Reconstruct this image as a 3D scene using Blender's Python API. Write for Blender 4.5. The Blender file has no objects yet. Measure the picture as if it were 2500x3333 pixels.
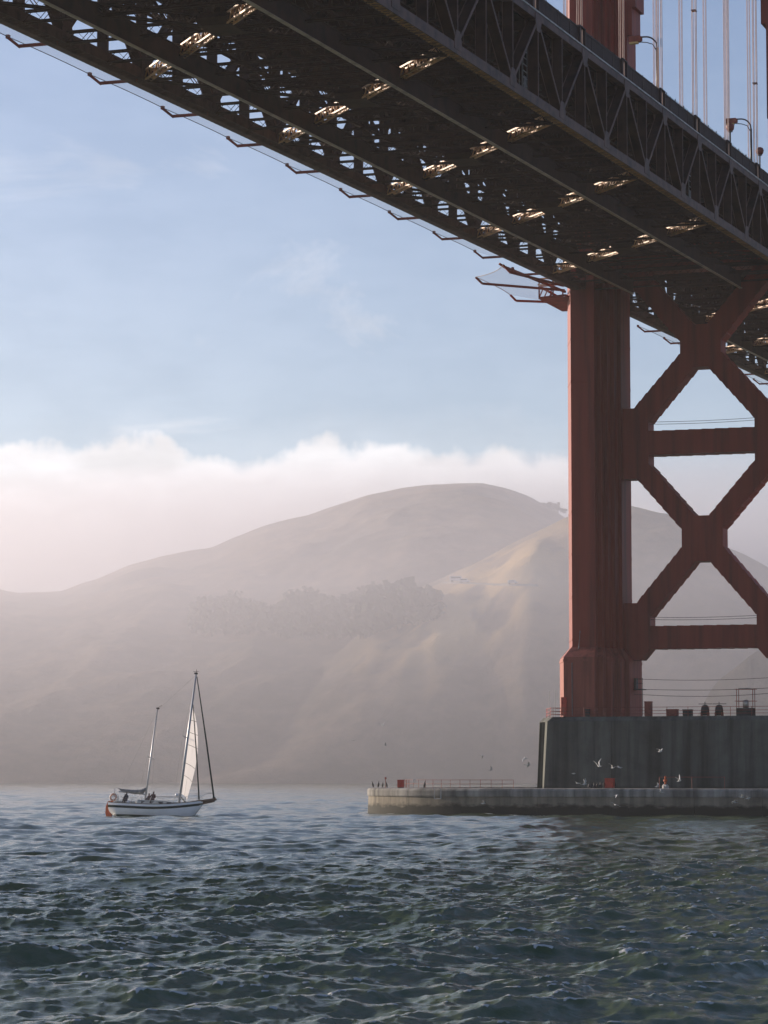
import bpy, math, random
import numpy as np
from mathutils import Vector, Matrix

random.seed(7)
rng = np.random.default_rng(11)
R = math.radians
scene = bpy.context.scene
col = scene.collection

# ------------------------------------------------------------------ camera
CAM = np.array([87.06, -368.42, 4.76]); YAW = 0.34; PITCH = 0.08876; FPX = 9663.4   # photo is 2500 x 3333
cd = bpy.data.cameras.new('camera'); cam = bpy.data.objects.new('camera', cd); col.objects.link(cam)
cam.location = CAM; cam.rotation_euler = (math.pi/2 + PITCH, 0, YAW)
cd.sensor_fit = 'VERTICAL'; cd.sensor_height = 36.0; cd.lens = 36.0*FPX/3333.0
cd.clip_start = 1.0; cd.clip_end = 30000
scene.camera = cam

# ------------------------------------------------------------------ sun, sky, exposure
SUN_W, SUN_EL = 73.0, 13.0          # degrees west of north (+Y), elevation
sv = Vector((-math.sin(R(SUN_W))*math.cos(R(SUN_EL)), math.cos(R(SUN_W))*math.cos(R(SUN_EL)), math.sin(R(SUN_EL))))
sl = bpy.data.lights.new('sun', 'SUN'); sl.energy = 5.0; sl.angle = R(0.53); sl.color = (1.0, 0.83, 0.67)
so = bpy.data.objects.new('sun', sl); col.objects.link(so)
so.rotation_euler = (-sv).to_track_quat('-Z', 'Y').to_euler(); so.location = (0, 0, 400)

world = bpy.data.worlds.new('World'); scene.world = world; world.use_nodes = True
def build_world():
    nt = world.node_tree; nt.nodes.clear(); L = nt.links.new
    N = lambda t, **k: (lambda n: ([setattr(n, a, b) for a, b in k.items()], n)[1])(nt.nodes.new(t))
    def M(op, a, b=None, c=None):
        n = N('ShaderNodeMath', operation=op)
        for i, v in enumerate((a, b, c)):
            if v is None: continue
            if isinstance(v, (int, float)): n.inputs[i].default_value = v
            else: L(v, n.inputs[i])
        return n.outputs[0]
    def MR(v, a, b, c, d, sm=True):
        n = N('ShaderNodeMapRange', interpolation_type='SMOOTHSTEP' if sm else 'LINEAR')
        L(v, n.inputs[0])
        for i, q in enumerate((a, b, c, d)):
            if isinstance(q, (int, float)): n.inputs[i+1].default_value = q
            else: L(q, n.inputs[i+1])
        return n.outputs[0]
    def mix(f, a, b):
        n = N('ShaderNodeMix', data_type='RGBA'); L(f, n.inputs[0])
        for s, v in ((6, a), (7, b)):
            if isinstance(v, tuple): n.inputs[s].default_value = v
            else: L(v, n.inputs[s])
        return n.outputs[2]
    sky = N('ShaderNodeTexSky', sky_type='NISHITA', sun_disc=False)
    sky.sun_elevation = R(SUN_EL); sky.sun_rotation = R(-SUN_W)
    sky.altitude = 0; sky.air_density = 1.0; sky.dust_density = 0.3; sky.ozone_density = 3.5
    tc = N('ShaderNodeTexCoord'); sep = N('ShaderNodeSeparateXYZ'); L(tc.outputs['Generated'], sep.inputs[0])
    x, y, z = sep.outputs
    el = M('MULTIPLY', M('ARCSINE', z), 57.2958)
    az = M('MULTIPLY', M('ARCTAN2', x, y), 57.2958)
    def noise(sx, sy, off, det, rough, dist=0.0):
        cb = N('ShaderNodeCombineXYZ'); L(M('MULTIPLY', az, sx), cb.inputs[0]); L(M('MULTIPLY', el, sy), cb.inputs[1]); cb.inputs[2].default_value = off
        n = N('ShaderNodeTexNoise'); n.inputs['Scale'].default_value = 1.0; n.inputs['Detail'].default_value = det
        n.inputs['Roughness'].default_value = rough; n.inputs['Distortion'].default_value = dist
        L(cb.outputs[0], n.inputs['Vector']); return n.outputs[0]
    # fog bank lying behind the hills: its top sinks towards the north
    top = MR(az, -17.4, -12.6, 6.5, 4.6)
    puff = M('MULTIPLY', M('SUBTRACT', noise(0.75, 0.55, 3.1, 6, 0.55), 0.5), 2.0)
    edge = M('ADD', top, puff)
    d = M('SUBTRACT', edge, el)
    bank = MR(d, -0.12, 0.42, 0.0, 1.0)
    soft = MR(d, -2.2, 0.2, 0.0, 0.32)
    bank = M('MAXIMUM', bank, soft)
    wisp = M('MULTIPLY', MR(noise(0.16, 0.30, 9.7, 7, 0.6, 0.6), 0.45, 0.76, 0.0, 1.0), MR(el, 16.0, 8.0, 0.05, 0.62))
    dot = N('ShaderNodeVectorMath', operation='DOT_PRODUCT'); L(tc.outputs['Generated'], dot.inputs[0]); dot.inputs[1].default_value = sv
    fwd = M('POWER', M('MAXIMUM', dot.outputs['Value'], 0.0), 3.0)
    veil = M('MULTIPLY', MR(el, 22.0, 5.0, 0.08, 0.44), M('MULTIPLY_ADD', fwd, 1.0, 0.32))
    mask = M('MAXIMUM', M('MAXIMUM', bank, wisp), veil)
    body = MR(noise(0.5, 1.3, 5.5, 5, 0.5), 0.3, 0.7, 0.84, 1.05)
    belly = MR(d, 0.2, 1.8, 1.0, 0.86)
    lum = M('MULTIPLY', M('MULTIPLY', body, belly), M('MULTIPLY_ADD', fwd, 0.5, 0.76))
    cc = N('ShaderNodeCombineColor'); 
    for i, k in enumerate((8.6, 8.55, 8.9)): L(M('MULTIPLY', lum, k), cc.inputs[i])
    bg = N('ShaderNodeBackground'); bg.inputs['Strength'].default_value = 0.10
    tint = N('ShaderNodeMix', data_type='RGBA', blend_type='MULTIPLY'); tint.inputs[0].default_value = 1.0; L(sky.outputs[0], tint.inputs[6]); tint.inputs[7].default_value = (1.0, 0.915, 0.985, 1)
    L(mix(mask, tint.outputs[2], cc.outputs[0]), bg.inputs['Color'])
    out = N('ShaderNodeOutputWorld'); L(bg.outputs[0], out.inputs['Surface'])
build_world()

vs = scene.view_settings
vs.view_transform = 'Standard'; vs.look = 'None'; vs.exposure = 0.40; vs.gamma = 1.0; vs.use_curve_mapping = False
scene.cycles.max_bounces = 5; scene.cycles.diffuse_bounces = 3; scene.cycles.glossy_bounces = 3
scene.cycles.transparent_max_bounces = 10; scene.cycles.volume_bounces = 1
scene.cycles.use_denoising = True

# ------------------------------------------------------------------ pixel helpers: a pixel gives a direction, the distance comes from a plane it touches
_c, _s = math.cos(YAW), math.sin(YAW)
FW = np.array([-_s, _c, 0]); RT = np.array([_c, _s, 0]); UP = np.array([0, 0, 1.])
FW2 = FW*math.cos(PITCH) + UP*math.sin(PITCH); UP2 = -FW*math.sin(PITCH) + UP*math.cos(PITCH)
def ray(px, py): return FW2*FPX + RT*(px-1250) + UP2*(1666.5-py)
def aty(px, py, Y): d = ray(px, py); return CAM + d*((Y-CAM[1])/d[1])
def atx(px, py, X): d = ray(px, py); return CAM + d*((X-CAM[0])/d[0])
def atz(px, py, Z): d = ray(px, py); return CAM + d*((Z-CAM[2])/d[2])
def atr(px, py, rr): d = ray(px, py); return CAM + d*(rr/math.hypot(d[0], d[1]))

# ------------------------------------------------------------------ materials
def material(name, base, rough=0.6, metal=0.0, var=0.25, scale=1.0, dark=None, streak=False, bump=0.0, bscale=8.0, spec=0.4, detail=6, obj=False):
    m = bpy.data.materials.new(name); m.use_nodes = True; nt = m.node_tree; L = nt.links.new
    b = nt.nodes['Principled BSDF']; b.inputs['Roughness'].default_value = rough; b.inputs['Metallic'].default_value = metal
    b.inputs['Specular IOR Level'].default_value = spec
    geo = nt.nodes.new('ShaderNodeNewGeometry'); mp = nt.nodes.new('ShaderNodeMapping')
    L(geo.outputs['Position'], mp.inputs[0]); mp.inputs['Scale'].default_value = (scale, scale, scale*(0.06 if streak else 1.0))
    n = nt.nodes.new('ShaderNodeTexNoise'); n.inputs['Scale'].default_value = 1.0; n.inputs['Detail'].default_value = detail; n.inputs['Roughness'].default_value = 0.6
    L(mp.outputs[0], n.inputs['Vector'])
    r = nt.nodes.new('ShaderNodeValToRGB'); dk = dark if dark else tuple(c*(1-var*1.6) for c in base); lt = tuple(min(1, c*(1+var)) for c in base)
    r.color_ramp.elements[0].position = 0.30; r.color_ramp.elements[0].color = (*dk, 1)
    r.color_ramp.elements[1].position = 0.70; r.color_ramp.elements[1].color = (*lt, 1)
    e = r.color_ramp.elements.new(0.5); e.color = (*base, 1)
    L(n.outputs[0], r.inputs[0]); L(r.outputs[0], b.inputs['Base Color'])
    if bump:
        n2 = nt.nodes.new('ShaderNodeTexNoise'); n2.inputs['Scale'].default_value = bscale; n2.inputs['Detail'].default_value = 4
        L(geo.outputs['Position'], n2.inputs['Vector'])
        bp = nt.nodes.new('ShaderNodeBump'); bp.inputs['Strength'].default_value = bump; bp.inputs['Distance'].default_value = 0.05
        L(n2.outputs[0], bp.inputs['Height']); L(bp.outputs[0], b.inputs['Normal'])
    return m

MT = {}
MT['orange'] = material('tower_orange_paint', (0.25, 0.036, 0.016), 0.55, var=0.28, scale=0.8, streak=True, bump=0.25, bscale=3.0)
MT['orange_base'] = material('weathered_orange_paint', (0.30, 0.075, 0.045), 0.6, var=0.30, scale=1.3, streak=True, bump=0.3, bscale=3.0)
MT['steel'] = material('shade_darkened_steel', (0.044, 0.019, 0.011), 0.75, var=0.45, scale=0.6, bump=0.3, bscale=2.5)  # orange paint darkened to carry the shade under the deck
MT['truss'] = material('weathered_truss_paint', (0.105, 0.050, 0.038), 0.6, var=0.45, scale=0.8, bump=0.2, bscale=3.0)
MT['lattice'] = material('sunlit_tan_lattice', (0.62, 0.34, 0.15), 0.5, var=0.4, scale=0.8)  # tan brightened and warmed to carry the sun on the laced braces
MT['rail'] = material('tan_rail_steel', (0.42, 0.33, 0.26), 0.45, var=0.3, scale=0.7)  # pale tan, lighter than the rail webs
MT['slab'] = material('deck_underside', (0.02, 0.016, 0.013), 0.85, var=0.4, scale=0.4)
MT['asphalt'] = material('asphalt', (0.05, 0.05, 0.05), 0.9, var=0.2, scale=2)
MT['curb'] = material('pale_curb', (0.55, 0.52, 0.48), 0.6, var=0.3, scale=0.9)
MT['railing'] = material('dark_railing_paint', (0.045, 0.024, 0.022), 0.6, var=0.3, scale=1.0)
MT['rope'] = material('pale_suspender_rope', (0.50, 0.30, 0.24), 0.5, var=0.15, scale=1.0)
MT['dark'] = material('dark_metal', (0.045, 0.042, 0.04), 0.5, var=0.3, scale=2)
MT['grey'] = material('grey_metal', (0.22, 0.22, 0.22), 0.45, var=0.25, scale=2)
MT['red'] = material('red_paint', (0.50, 0.055, 0.03), 0.45, var=0.2, scale=2)
MT['rust'] = material('rusty_rail_paint', (0.24, 0.06, 0.04), 0.6, var=0.35, scale=2)
MT['lampglass'] = material('amber_lens', (0.75, 0.50, 0.18), 0.25, var=0.1)
MT['white'] = material('white_gelcoat', (0.86, 0.86, 0.86), 0.28, var=0.05, scale=0.6)
MT['green'] = material('dark_green_stripe', (0.012, 0.035, 0.032), 0.6, var=0.2, spec=0.1)
MT['teak'] = material('teak_trim', (0.10, 0.055, 0.035), 0.5, var=0.3, scale=3)
MT['deckcream'] = material('cream_deck', (0.55, 0.53, 0.46), 0.6, var=0.12)
MT['alu'] = material('mast_aluminium', (0.50, 0.52, 0.54), 0.4, metal=0.3, var=0.1)
MT['canvas'] = material('grey_sail_cover', (0.20, 0.21, 0.22), 0.8, var=0.25, scale=3)
MT['buoy'] = material('orange_plastic', (0.55, 0.11, 0.03), 0.45, var=0.15)
MT['ring'] = material('life_ring_cover', (0.75, 0.42, 0.30), 0.5, var=0.1)
MT['window'] = material('dark_window', (0.02, 0.025, 0.03), 0.1, var=0.1)
MT['jacket'] = material('dark_red_jacket', (0.10, 0.05, 0.05), 0.8, var=0.2)
MT['jacket2'] = material('dark_blue_jacket', (0.03, 0.035, 0.05), 0.8, var=0.2)
MT['gull'] = material('white_feathers', (0.50, 0.51, 0.52), 0.7, var=0.06)
MT['gullwing'] = material('grey_feathers', (0.42, 0.43, 0.45), 0.7, var=0.2)
MT['corm'] = material('black_feathers', (0.025, 0.025, 0.028), 0.6, var=0.2)
MT['tanksteel'] = material('brushed_tank', (0.50, 0.45, 0.38), 0.35, metal=0.6, var=0.1)
MT['gravel'] = material('pale_road', (0.32, 0.29, 0.25), 0.9, var=0.15, scale=0.2)

def concrete(name, base, wet, zwet, fuzz, streak=0.55):
    """old marine concrete: mottled, rain streaked, algae below a ragged tide line"""
    m = bpy.data.materials.new(name); m.use_nodes = True; nt = m.node_tree; L = nt.links.new; N = nt.nodes.new
    b = nt.nodes['Principled BSDF']; b.inputs['Roughness'].default_value = 0.85; b.inputs['Specular IOR Level'].default_value = 0.25
    g = N('ShaderNodeNewGeometry'); sp = N('ShaderNodeSeparateXYZ'); L(g.outputs['Position'], sp.inputs[0])
    def noise(sc, det, rough=0.6):
        mp = N('ShaderNodeMapping'); mp.inputs['Scale'].default_value = sc; L(g.outputs['Position'], mp.inputs[0])
        n = N('ShaderNodeTexNoise'); n.inputs['Scale'].default_value = 1; n.inputs['Detail'].default_value = det; n.inputs['Roughness'].default_value = rough
        L(mp.outputs[0], n.inputs['Vector']); return n.outputs[0]
    def ramp(v, els):
        r = N('ShaderNodeValToRGB'); L(v, r.inputs[0]); ce = r.color_ramp.elements
        ce[0].position, ce[0].color = els[0][0], (*els[0][1], 1); ce[1].position, ce[1].color = els[-1][0], (*els[-1][1], 1)
        for p, c in els[1:-1]: e = ce.new(p); e.color = (*c, 1)
        return r.outputs[0]
    def mul(a, c, f):
        n = N('ShaderNodeMix'); n.data_type = 'RGBA'; n.blend_type = 'MULTIPLY'; n.inputs[0].default_value = f; L(a, n.inputs[6]); L(c, n.inputs[7]); return n.outputs[2]
    k = lambda f: tuple(x*f for x in base)
    a = ramp(noise((0.5, 0.5, 0.5), 8), [(0.3, k(0.72)), (0.5, base), (0.72, k(1.2))])
    s = ramp(noise((0.9, 0.9, 0.03), 7), [(0.34, (0.32, 0.34, 0.34)), (0.5, (0.85, 0.85, 0.85)), (0.66, (1.15, 1.15, 1.12))])
    s2 = ramp(noise((0.22, 0.22, 0.015), 3), [(0.36, (0.5, 0.52, 0.52)), (0.6, (1.1, 1.1, 1.1))])
    a = mul(a, s, streak); a = mul(a, s2, streak)
    # tide line
    n1 = N('ShaderNodeMath'); n1.operation = 'MULTIPLY_ADD'; L(noise((0.8, 0.8, 1.6), 6), n1.inputs[0]); n1.inputs[1].default_value = -fuzz*2; L(sp.outputs[2], n1.inputs[2])
    mr = N('ShaderNodeMapRange'); L(n1.outputs[0], mr.inputs[0]); mr.inputs[1].default_value = zwet-fuzz-0.22; mr.inputs[2].default_value = zwet-fuzz+0.22; mr.inputs[3].default_value = 1; mr.inputs[4].default_value = 0
    mx = N('ShaderNodeMix'); mx.data_type = 'RGBA'; L(mr.outputs[0], mx.inputs[0]); L(a, mx.inputs[6]); mx.inputs[7].default_value = (*wet, 1)
    L(mx.outputs[2], b.inputs['Base Color'])
    bp = N('ShaderNodeBump'); bp.inputs['Strength'].default_value = 0.5; bp.inputs['Distance'].default_value = 0.06
    L(noise((2.2, 2.2, 2.2), 8, 0.65), bp.inputs['Height']); L(bp.outputs[0], b.inputs['Normal'])
    return m
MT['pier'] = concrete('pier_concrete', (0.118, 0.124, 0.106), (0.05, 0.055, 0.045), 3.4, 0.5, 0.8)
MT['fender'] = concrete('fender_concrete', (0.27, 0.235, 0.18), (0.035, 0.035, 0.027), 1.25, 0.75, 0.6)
MT['coping'] = concrete('coping_concrete', (0.30, 0.285, 0.26), (0.1, 0.1, 0.1), -9, 0.3, 0.9)

def net_material():
    m = bpy.data.materials.new('steel_net_mesh'); m.use_nodes = True; nt = m.node_tree; L = nt.links.new; nt.nodes.clear()
    t = nt.nodes.new('ShaderNodeBsdfTransparent'); d = nt.nodes.new('ShaderNodeBsdfDiffuse'); tr = nt.nodes.new('ShaderNodeBsdfTranslucent')
    d.inputs[0].default_value = (0.55, 0.56, 0.58, 1); tr.inputs[0].default_value = (0.55, 0.56, 0.58, 1)
    a = nt.nodes.new('ShaderNodeMixShader'); L(d.outputs[0], a.inputs[1]); L(tr.outputs[0], a.inputs[2]); a.inputs[0].default_value = 0.6
    w = nt.nodes.new('ShaderNodeMixShader'); w.inputs[0].default_value = 0.24; L(t.outputs[0], w.inputs[1]); L(a.outputs[0], w.inputs[2])
    o = nt.nodes.new('ShaderNodeOutputMaterial'); L(w.outputs[0], o.inputs[0]); return m
MT['net'] = net_material()
def glass_material():
    m = bpy.data.materials.new('screen_glass'); m.use_nodes = True; nt = m.node_tree; L = nt.links.new; nt.nodes.clear()
    t = nt.nodes.new('ShaderNodeBsdfTransparent'); t.inputs[0].default_value = (0.86, 0.9, 0.9, 1); gl = nt.nodes.new('ShaderNodeBsdfGlossy'); gl.inputs['Roughness'].default_value = 0.05
    w = nt.nodes.new('ShaderNodeMixShader'); w.inputs[0].default_value = 0.16; L(t.outputs[0], w.inputs[1]); L(gl.outputs[0], w.inputs[2])
    o = nt.nodes.new('ShaderNodeOutputMaterial'); L(w.outputs[0], o.inputs[0]); return m
MT['glass'] = glass_material()
def sail_material():
    m = bpy.data.materials.new('white_sailcloth'); m.use_nodes = True; nt = m.node_tree; L = nt.links.new; nt.nodes.clear()
    d = nt.nodes.new('ShaderNodeBsdfDiffuse'); tr = nt.nodes.new('ShaderNodeBsdfTranslucent'); d.inputs[0].default_value = (0.86, 0.86, 0.86, 1); tr.inputs[0].default_value = (0.84, 0.82, 0.82, 1)
    w = nt.nodes.new('ShaderNodeMixShader'); w.inputs[0].default_value = 0.42; L(d.outputs[0], w.inputs[1]); L(tr.outputs[0], w.inputs[2])
    o = nt.nodes.new('ShaderNodeOutputMaterial'); L(w.outputs[0], o.inputs[0]); return m
MT['sail'] = sail_material()

# ------------------------------------------------------------------ mesh helpers
class MB:
    def __init__(s): s.v = []; s.f = []
    def add(s, vs_, fs):
        o = len(s.v); s.v += [tuple(map(float, q)) for q in vs_]; s.f += [tuple(i+o for i in q) for q in fs]; return s
    def hexa(s, c): return s.add(c, [(0, 3, 2, 1), (4, 5, 6, 7), (0, 1, 5, 4), (1, 2, 6, 5), (2, 3, 7, 6), (3, 0, 4, 7)])
    def box(s, x0, x1, y0, y1, z0, z1): return s.hexa([(x0, y0, z0), (x1, y0, z0), (x1, y1, z0), (x0, y1, z0), (x0, y0, z1), (x1, y0, z1), (x1, y1, z1), (x0, y1, z1)])
    def bar(s, p, q, w, h, up=(0, 0, 1)):
        p, q = np.array(p, float), np.array(q, float); d = q-p; d = d/np.linalg.norm(d); u = np.array(up, float)
        if abs(d@u) > 0.99: u = np.array([0, 1., 0])
        a = np.cross(d, u); a /= np.linalg.norm(a); u = np.cross(a, d); a = a*w/2; u = u*h/2
        return s.hexa([p-a-u, p+a-u, p+a+u, p-a+u, q-a-u, q+a-u, q+a+u, q-a+u])
    def prism_xz(s, poly, y0, y1):
        n = len(poly); v = [(x, y0, z) for x, z in poly]+[(x, y1, z) for x, z in poly]
        return s.add(v, [tuple(range(n)), tuple(range(2*n-1, n-1, -1))]+[(i, i+n, (i+1) % n+n, (i+1) % n) for i in range(n)])
    def prism_yz(s, poly, x0, x1):
        n = len(poly); v = [(x0, y, z) for y, z in poly]+[(x1, y, z) for y, z in poly]
        return s.add(v, [tuple(range(n)), tuple(range(2*n-1, n-1, -1))]+[(i, i+n, (i+1) % n+n, (i+1) % n) for i in range(n)])
    def loft(s, rings, close=True, caps=True):
        n = len(rings[0]); v = [q for r in rings for q in r]; f = []
        for i in range(len(rings)-1):
            for j in range(n if close else n-1):
                a, b = i*n+j, i*n+(j+1) % n; f.append((a, b, b+n, a+n))
        if caps and close: f += [tuple(range(n-1, -1, -1)), tuple(range((len(rings)-1)*n, len(rings)*n))]
        return s.add(v, f)
    def tube(s, pts, r, n=6):
        pts = [np.array(p, float) for p in pts]; rs = r if hasattr(r, '__len__') else [r]*len(pts); rings = []
        for i, p in enumerate(pts):
            d = pts[min(i+1, len(pts)-1)]-pts[max(i-1, 0)]; d = d/np.linalg.norm(d); u = np.array([0, 0, 1.]) if abs(d[2]) < 0.9 else np.array([0, 1., 0])
            a = np.cross(d, u); a /= np.linalg.norm(a); b = np.cross(a, d)
            rings.append([p+rs[i]*(a*math.cos(t)+b*math.sin(t)) for t in np.linspace(0, 2*math.pi, n, endpoint=False)])
        return s.loft(rings)
    def lathe(s, prof, c=(0, 0, 0), n=14):
        return s.loft([[(c[0]+r*math.cos(t), c[1]+r*math.sin(t), c[2]+z) for t in np.linspace(0, 2*math.pi, n, endpoint=False)] for r, z in prof])
    def mesh(s, name, mat, smooth=False):
        me = bpy.data.meshes.new(name); me.from_pydata(s.v, [], s.f); me.materials.append(MT[mat] if isinstance(mat, str) else mat)
        if smooth: me.polygons.foreach_set('use_smooth', [True]*len(me.polygons))
        me.update(); return me
    def build(s, name, mat, parent=None, loc=(0, 0, 0), smooth=False): return inst(name, s.mesh(name, mat, smooth), parent, loc)
def inst(name, me, parent=None, loc=(0, 0, 0)):
    o = bpy.data.objects.new(name, me); col.objects.link(o); o.parent = parent; o.location = loc; return o
def tag(o, label=None, cat=None, group=None, kind=None):
    for k, v in (('label', label), ('category', cat), ('group', group), ('kind', kind)):
        if v: o[k] = v
    return o
def thing(name, label, cat, loc=(0, 0, 0), group=None):
    o = bpy.data.objects.new(name, None); col.objects.link(o); o.location = loc; o.empty_display_size = 0.5; return tag(o, label, cat, group)
def lattice_beam(mb, p, q, w, h, ang=0.12, pitch=0.9, bar=0.07, up=(0, 0, 1), faces=4):
    """four corner angles with zigzag lacing on the faces"""
    p, q = np.array(p, float), np.array(q, float); d = q-p; ln = np.linalg.norm(d); d /= ln; u = np.array(up, float)
    a = np.cross(d, u); a /= np.linalg.norm(a); u = np.cross(a, d)
    C = [a*w/2+u*h/2, -a*w/2+u*h/2, -a*w/2-u*h/2, a*w/2-u*h/2]
    for c in C: mb.bar(p+c, q+c, ang, ang, u)
    n = max(2, int(ln/pitch)); nrm = [u, a, u, a]
    for k in range(4):
        if faces == 2 and k % 2 == 0: continue
        c0, c1 = C[k], C[(k+1) % 4]
        for i in range(n):
            s0, s1 = p+d*ln*i/n, p+d*ln*(i+1)/n
            if i % 2: c0_, c1_ = c1, c0
            else: c0_, c1_ = c0, c1
            mb.bar(s0+c0_, s1+c1_, 0.025 if k % 2 == 0 else bar, bar if k % 2 == 0 else 0.025, a if k % 2 == 0 else u)
    return mb

# smooth lattice noise for terrain
_tab = rng.random((256, 256))
def vnoise(x, y):
    xi, yi = np.floor(x).astype(int), np.floor(y).astype(int); fx, fy = x-xi, y-yi; fx = fx*fx*(3-2*fx); fy = fy*fy*(3-2*fy)
    g = lambda i, j: _tab[i % 256, j % 256]
    return (g(xi, yi)*(1-fx)+g(xi+1, yi)*fx)*(1-fy)+(g(xi, yi+1)*(1-fx)+g(xi+1, yi+1)*fx)*fy
def fbm(x, y, o=5, gain=0.5):
    s, a, t = 0, 1.0, 0
    for i in range(o): s = s+a*vnoise(x*2**i+17*i, y*2**i+31*i); t += a; a *= gain
    return s/t
def grid_mesh(name, P, mat, attrs=None, smooth=True):
    nr, nc = P.shape[:2]; me = bpy.data.meshes.new(name); me.vertices.add(nr*nc); me.vertices.foreach_set('co', P.reshape(-1).astype(np.float32))
    i = np.arange((nr-1)*(nc-1)); r, c = i//(nc-1), i % (nc-1); a = r*nc+c
    q = np.stack([a, a+1, a+nc+1, a+nc], 1).astype(np.int32)
    me.loops.add(q.size); me.polygons.add(len(q)); me.loops.foreach_set('vertex_index', q.reshape(-1))
    me.polygons.foreach_set('loop_start', np.arange(0, q.size, 4, dtype=np.int32)); me.polygons.foreach_set('use_smooth', np.ones(len(q), bool) if smooth else np.zeros(len(q), bool))
    for k, v in (attrs or {}).items():
        at = me.attributes.new(k, 'FLOAT', 'POINT'); at.data.foreach_set('value', v.reshape(-1).astype(np.float32))
    me.update(calc_edges=True); me.validate(); me.materials.append(mat); return me

# ------------------------------------------------------------------ water
def water_material():
    m = bpy.data.materials.new('sea_water'); m.use_nodes = True; nt = m.node_tree; L = nt.links.new; N = nt.nodes.new
    b = nt.nodes['Principled BSDF']; b.inputs['Specular Tint'].default_value = (1.0, 0.925, 0.72, 1); b.inputs['IOR'].default_value = 1.333; b.inputs['Roughness'].default_value = 0.10
    g = N('ShaderNodeNewGeometry')
    def noise(sc, det, rough=0.6, dist=0.0):
        mp = N('ShaderNodeMapping'); mp.inputs['Scale'].default_value = sc; mp.inputs['Rotation'].default_value = (0, 0, 0.5); L(g.outputs['Position'], mp.inputs[0])
        n = N('ShaderNodeTexNoise'); n.inputs['Scale'].default_value = 1; n.inputs['Detail'].default_value = det; n.inputs['Roughness'].default_value = rough; n.inputs['Distortion'].default_value = dist
        L(mp.outputs[0], n.inputs['Vector']); return n.outputs[0]
    r = N('ShaderNodeValToRGB'); r.color_ramp.elements[0].color = (0.062, 0.094, 0.046, 1); r.color_ramp.elements[1].color = (0.104, 0.126, 0.062, 1)
    r.color_ramp.elements[0].position = 0.35; r.color_ramp.elements[1].position = 0.7
    L(noise((0.02, 0.02, 0.02), 4), r.inputs[0])
    at = N('ShaderNodeAttribute'); at.attribute_name = 'foam'
    fo = N('ShaderNodeMath'); fo.operation = 'MULTIPLY_ADD'; L(noise((2.6, 2.6, 2.6), 5, 0.7), fo.inputs[0]); fo.inputs[1].default_value = 1.2; L(at.outputs['Fac'], fo.inputs[2])
    mr = N('ShaderNodeMapRange'); L(fo.outputs[0], mr.inputs[0]); mr.inputs[1].default_value = 1.08; mr.inputs[2].default_value = 1.36; mr.inputs[3].default_value = 0; mr.inputs[4].default_value = 0.8
    mx = N('ShaderNodeMix'); mx.data_type = 'RGBA'; L(mr.outputs[0], mx.inputs[0]); L(r.outputs[0], mx.inputs[6]); mx.inputs[7].default_value = (0.62, 0.63, 0.63, 1)
    L(mx.outputs[2], b.inputs['Base Color'])
    m2 = N('ShaderNodeMapRange'); L(mr.outputs[0], m2.inputs[0]); m2.inputs[3].default_value = 0.13; m2.inputs[4].default_value = 0.7; L(m2.outputs[0], b.inputs['Roughness'])
    b1 = N('ShaderNodeBump'); b1.inputs['Strength'].default_value = 0.55; b1.inputs['Distance'].default_value = 0.08; L(noise((1.6, 2.8, 1.6), 6, 0.7, 0.5), b1.inputs['Height'])
    b2 = N('ShaderNodeBump'); b2.inputs['Strength'].default_value = 0.45; b2.inputs['Distance'].default_value = 0.03; L(noise((6, 10, 6), 3, 0.65, 0.6), b2.inputs['Height'])
    L(b1.outputs[0], b2.inputs['Normal']); L(b2.outputs[0], b.inputs['Normal'])
    return m
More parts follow.
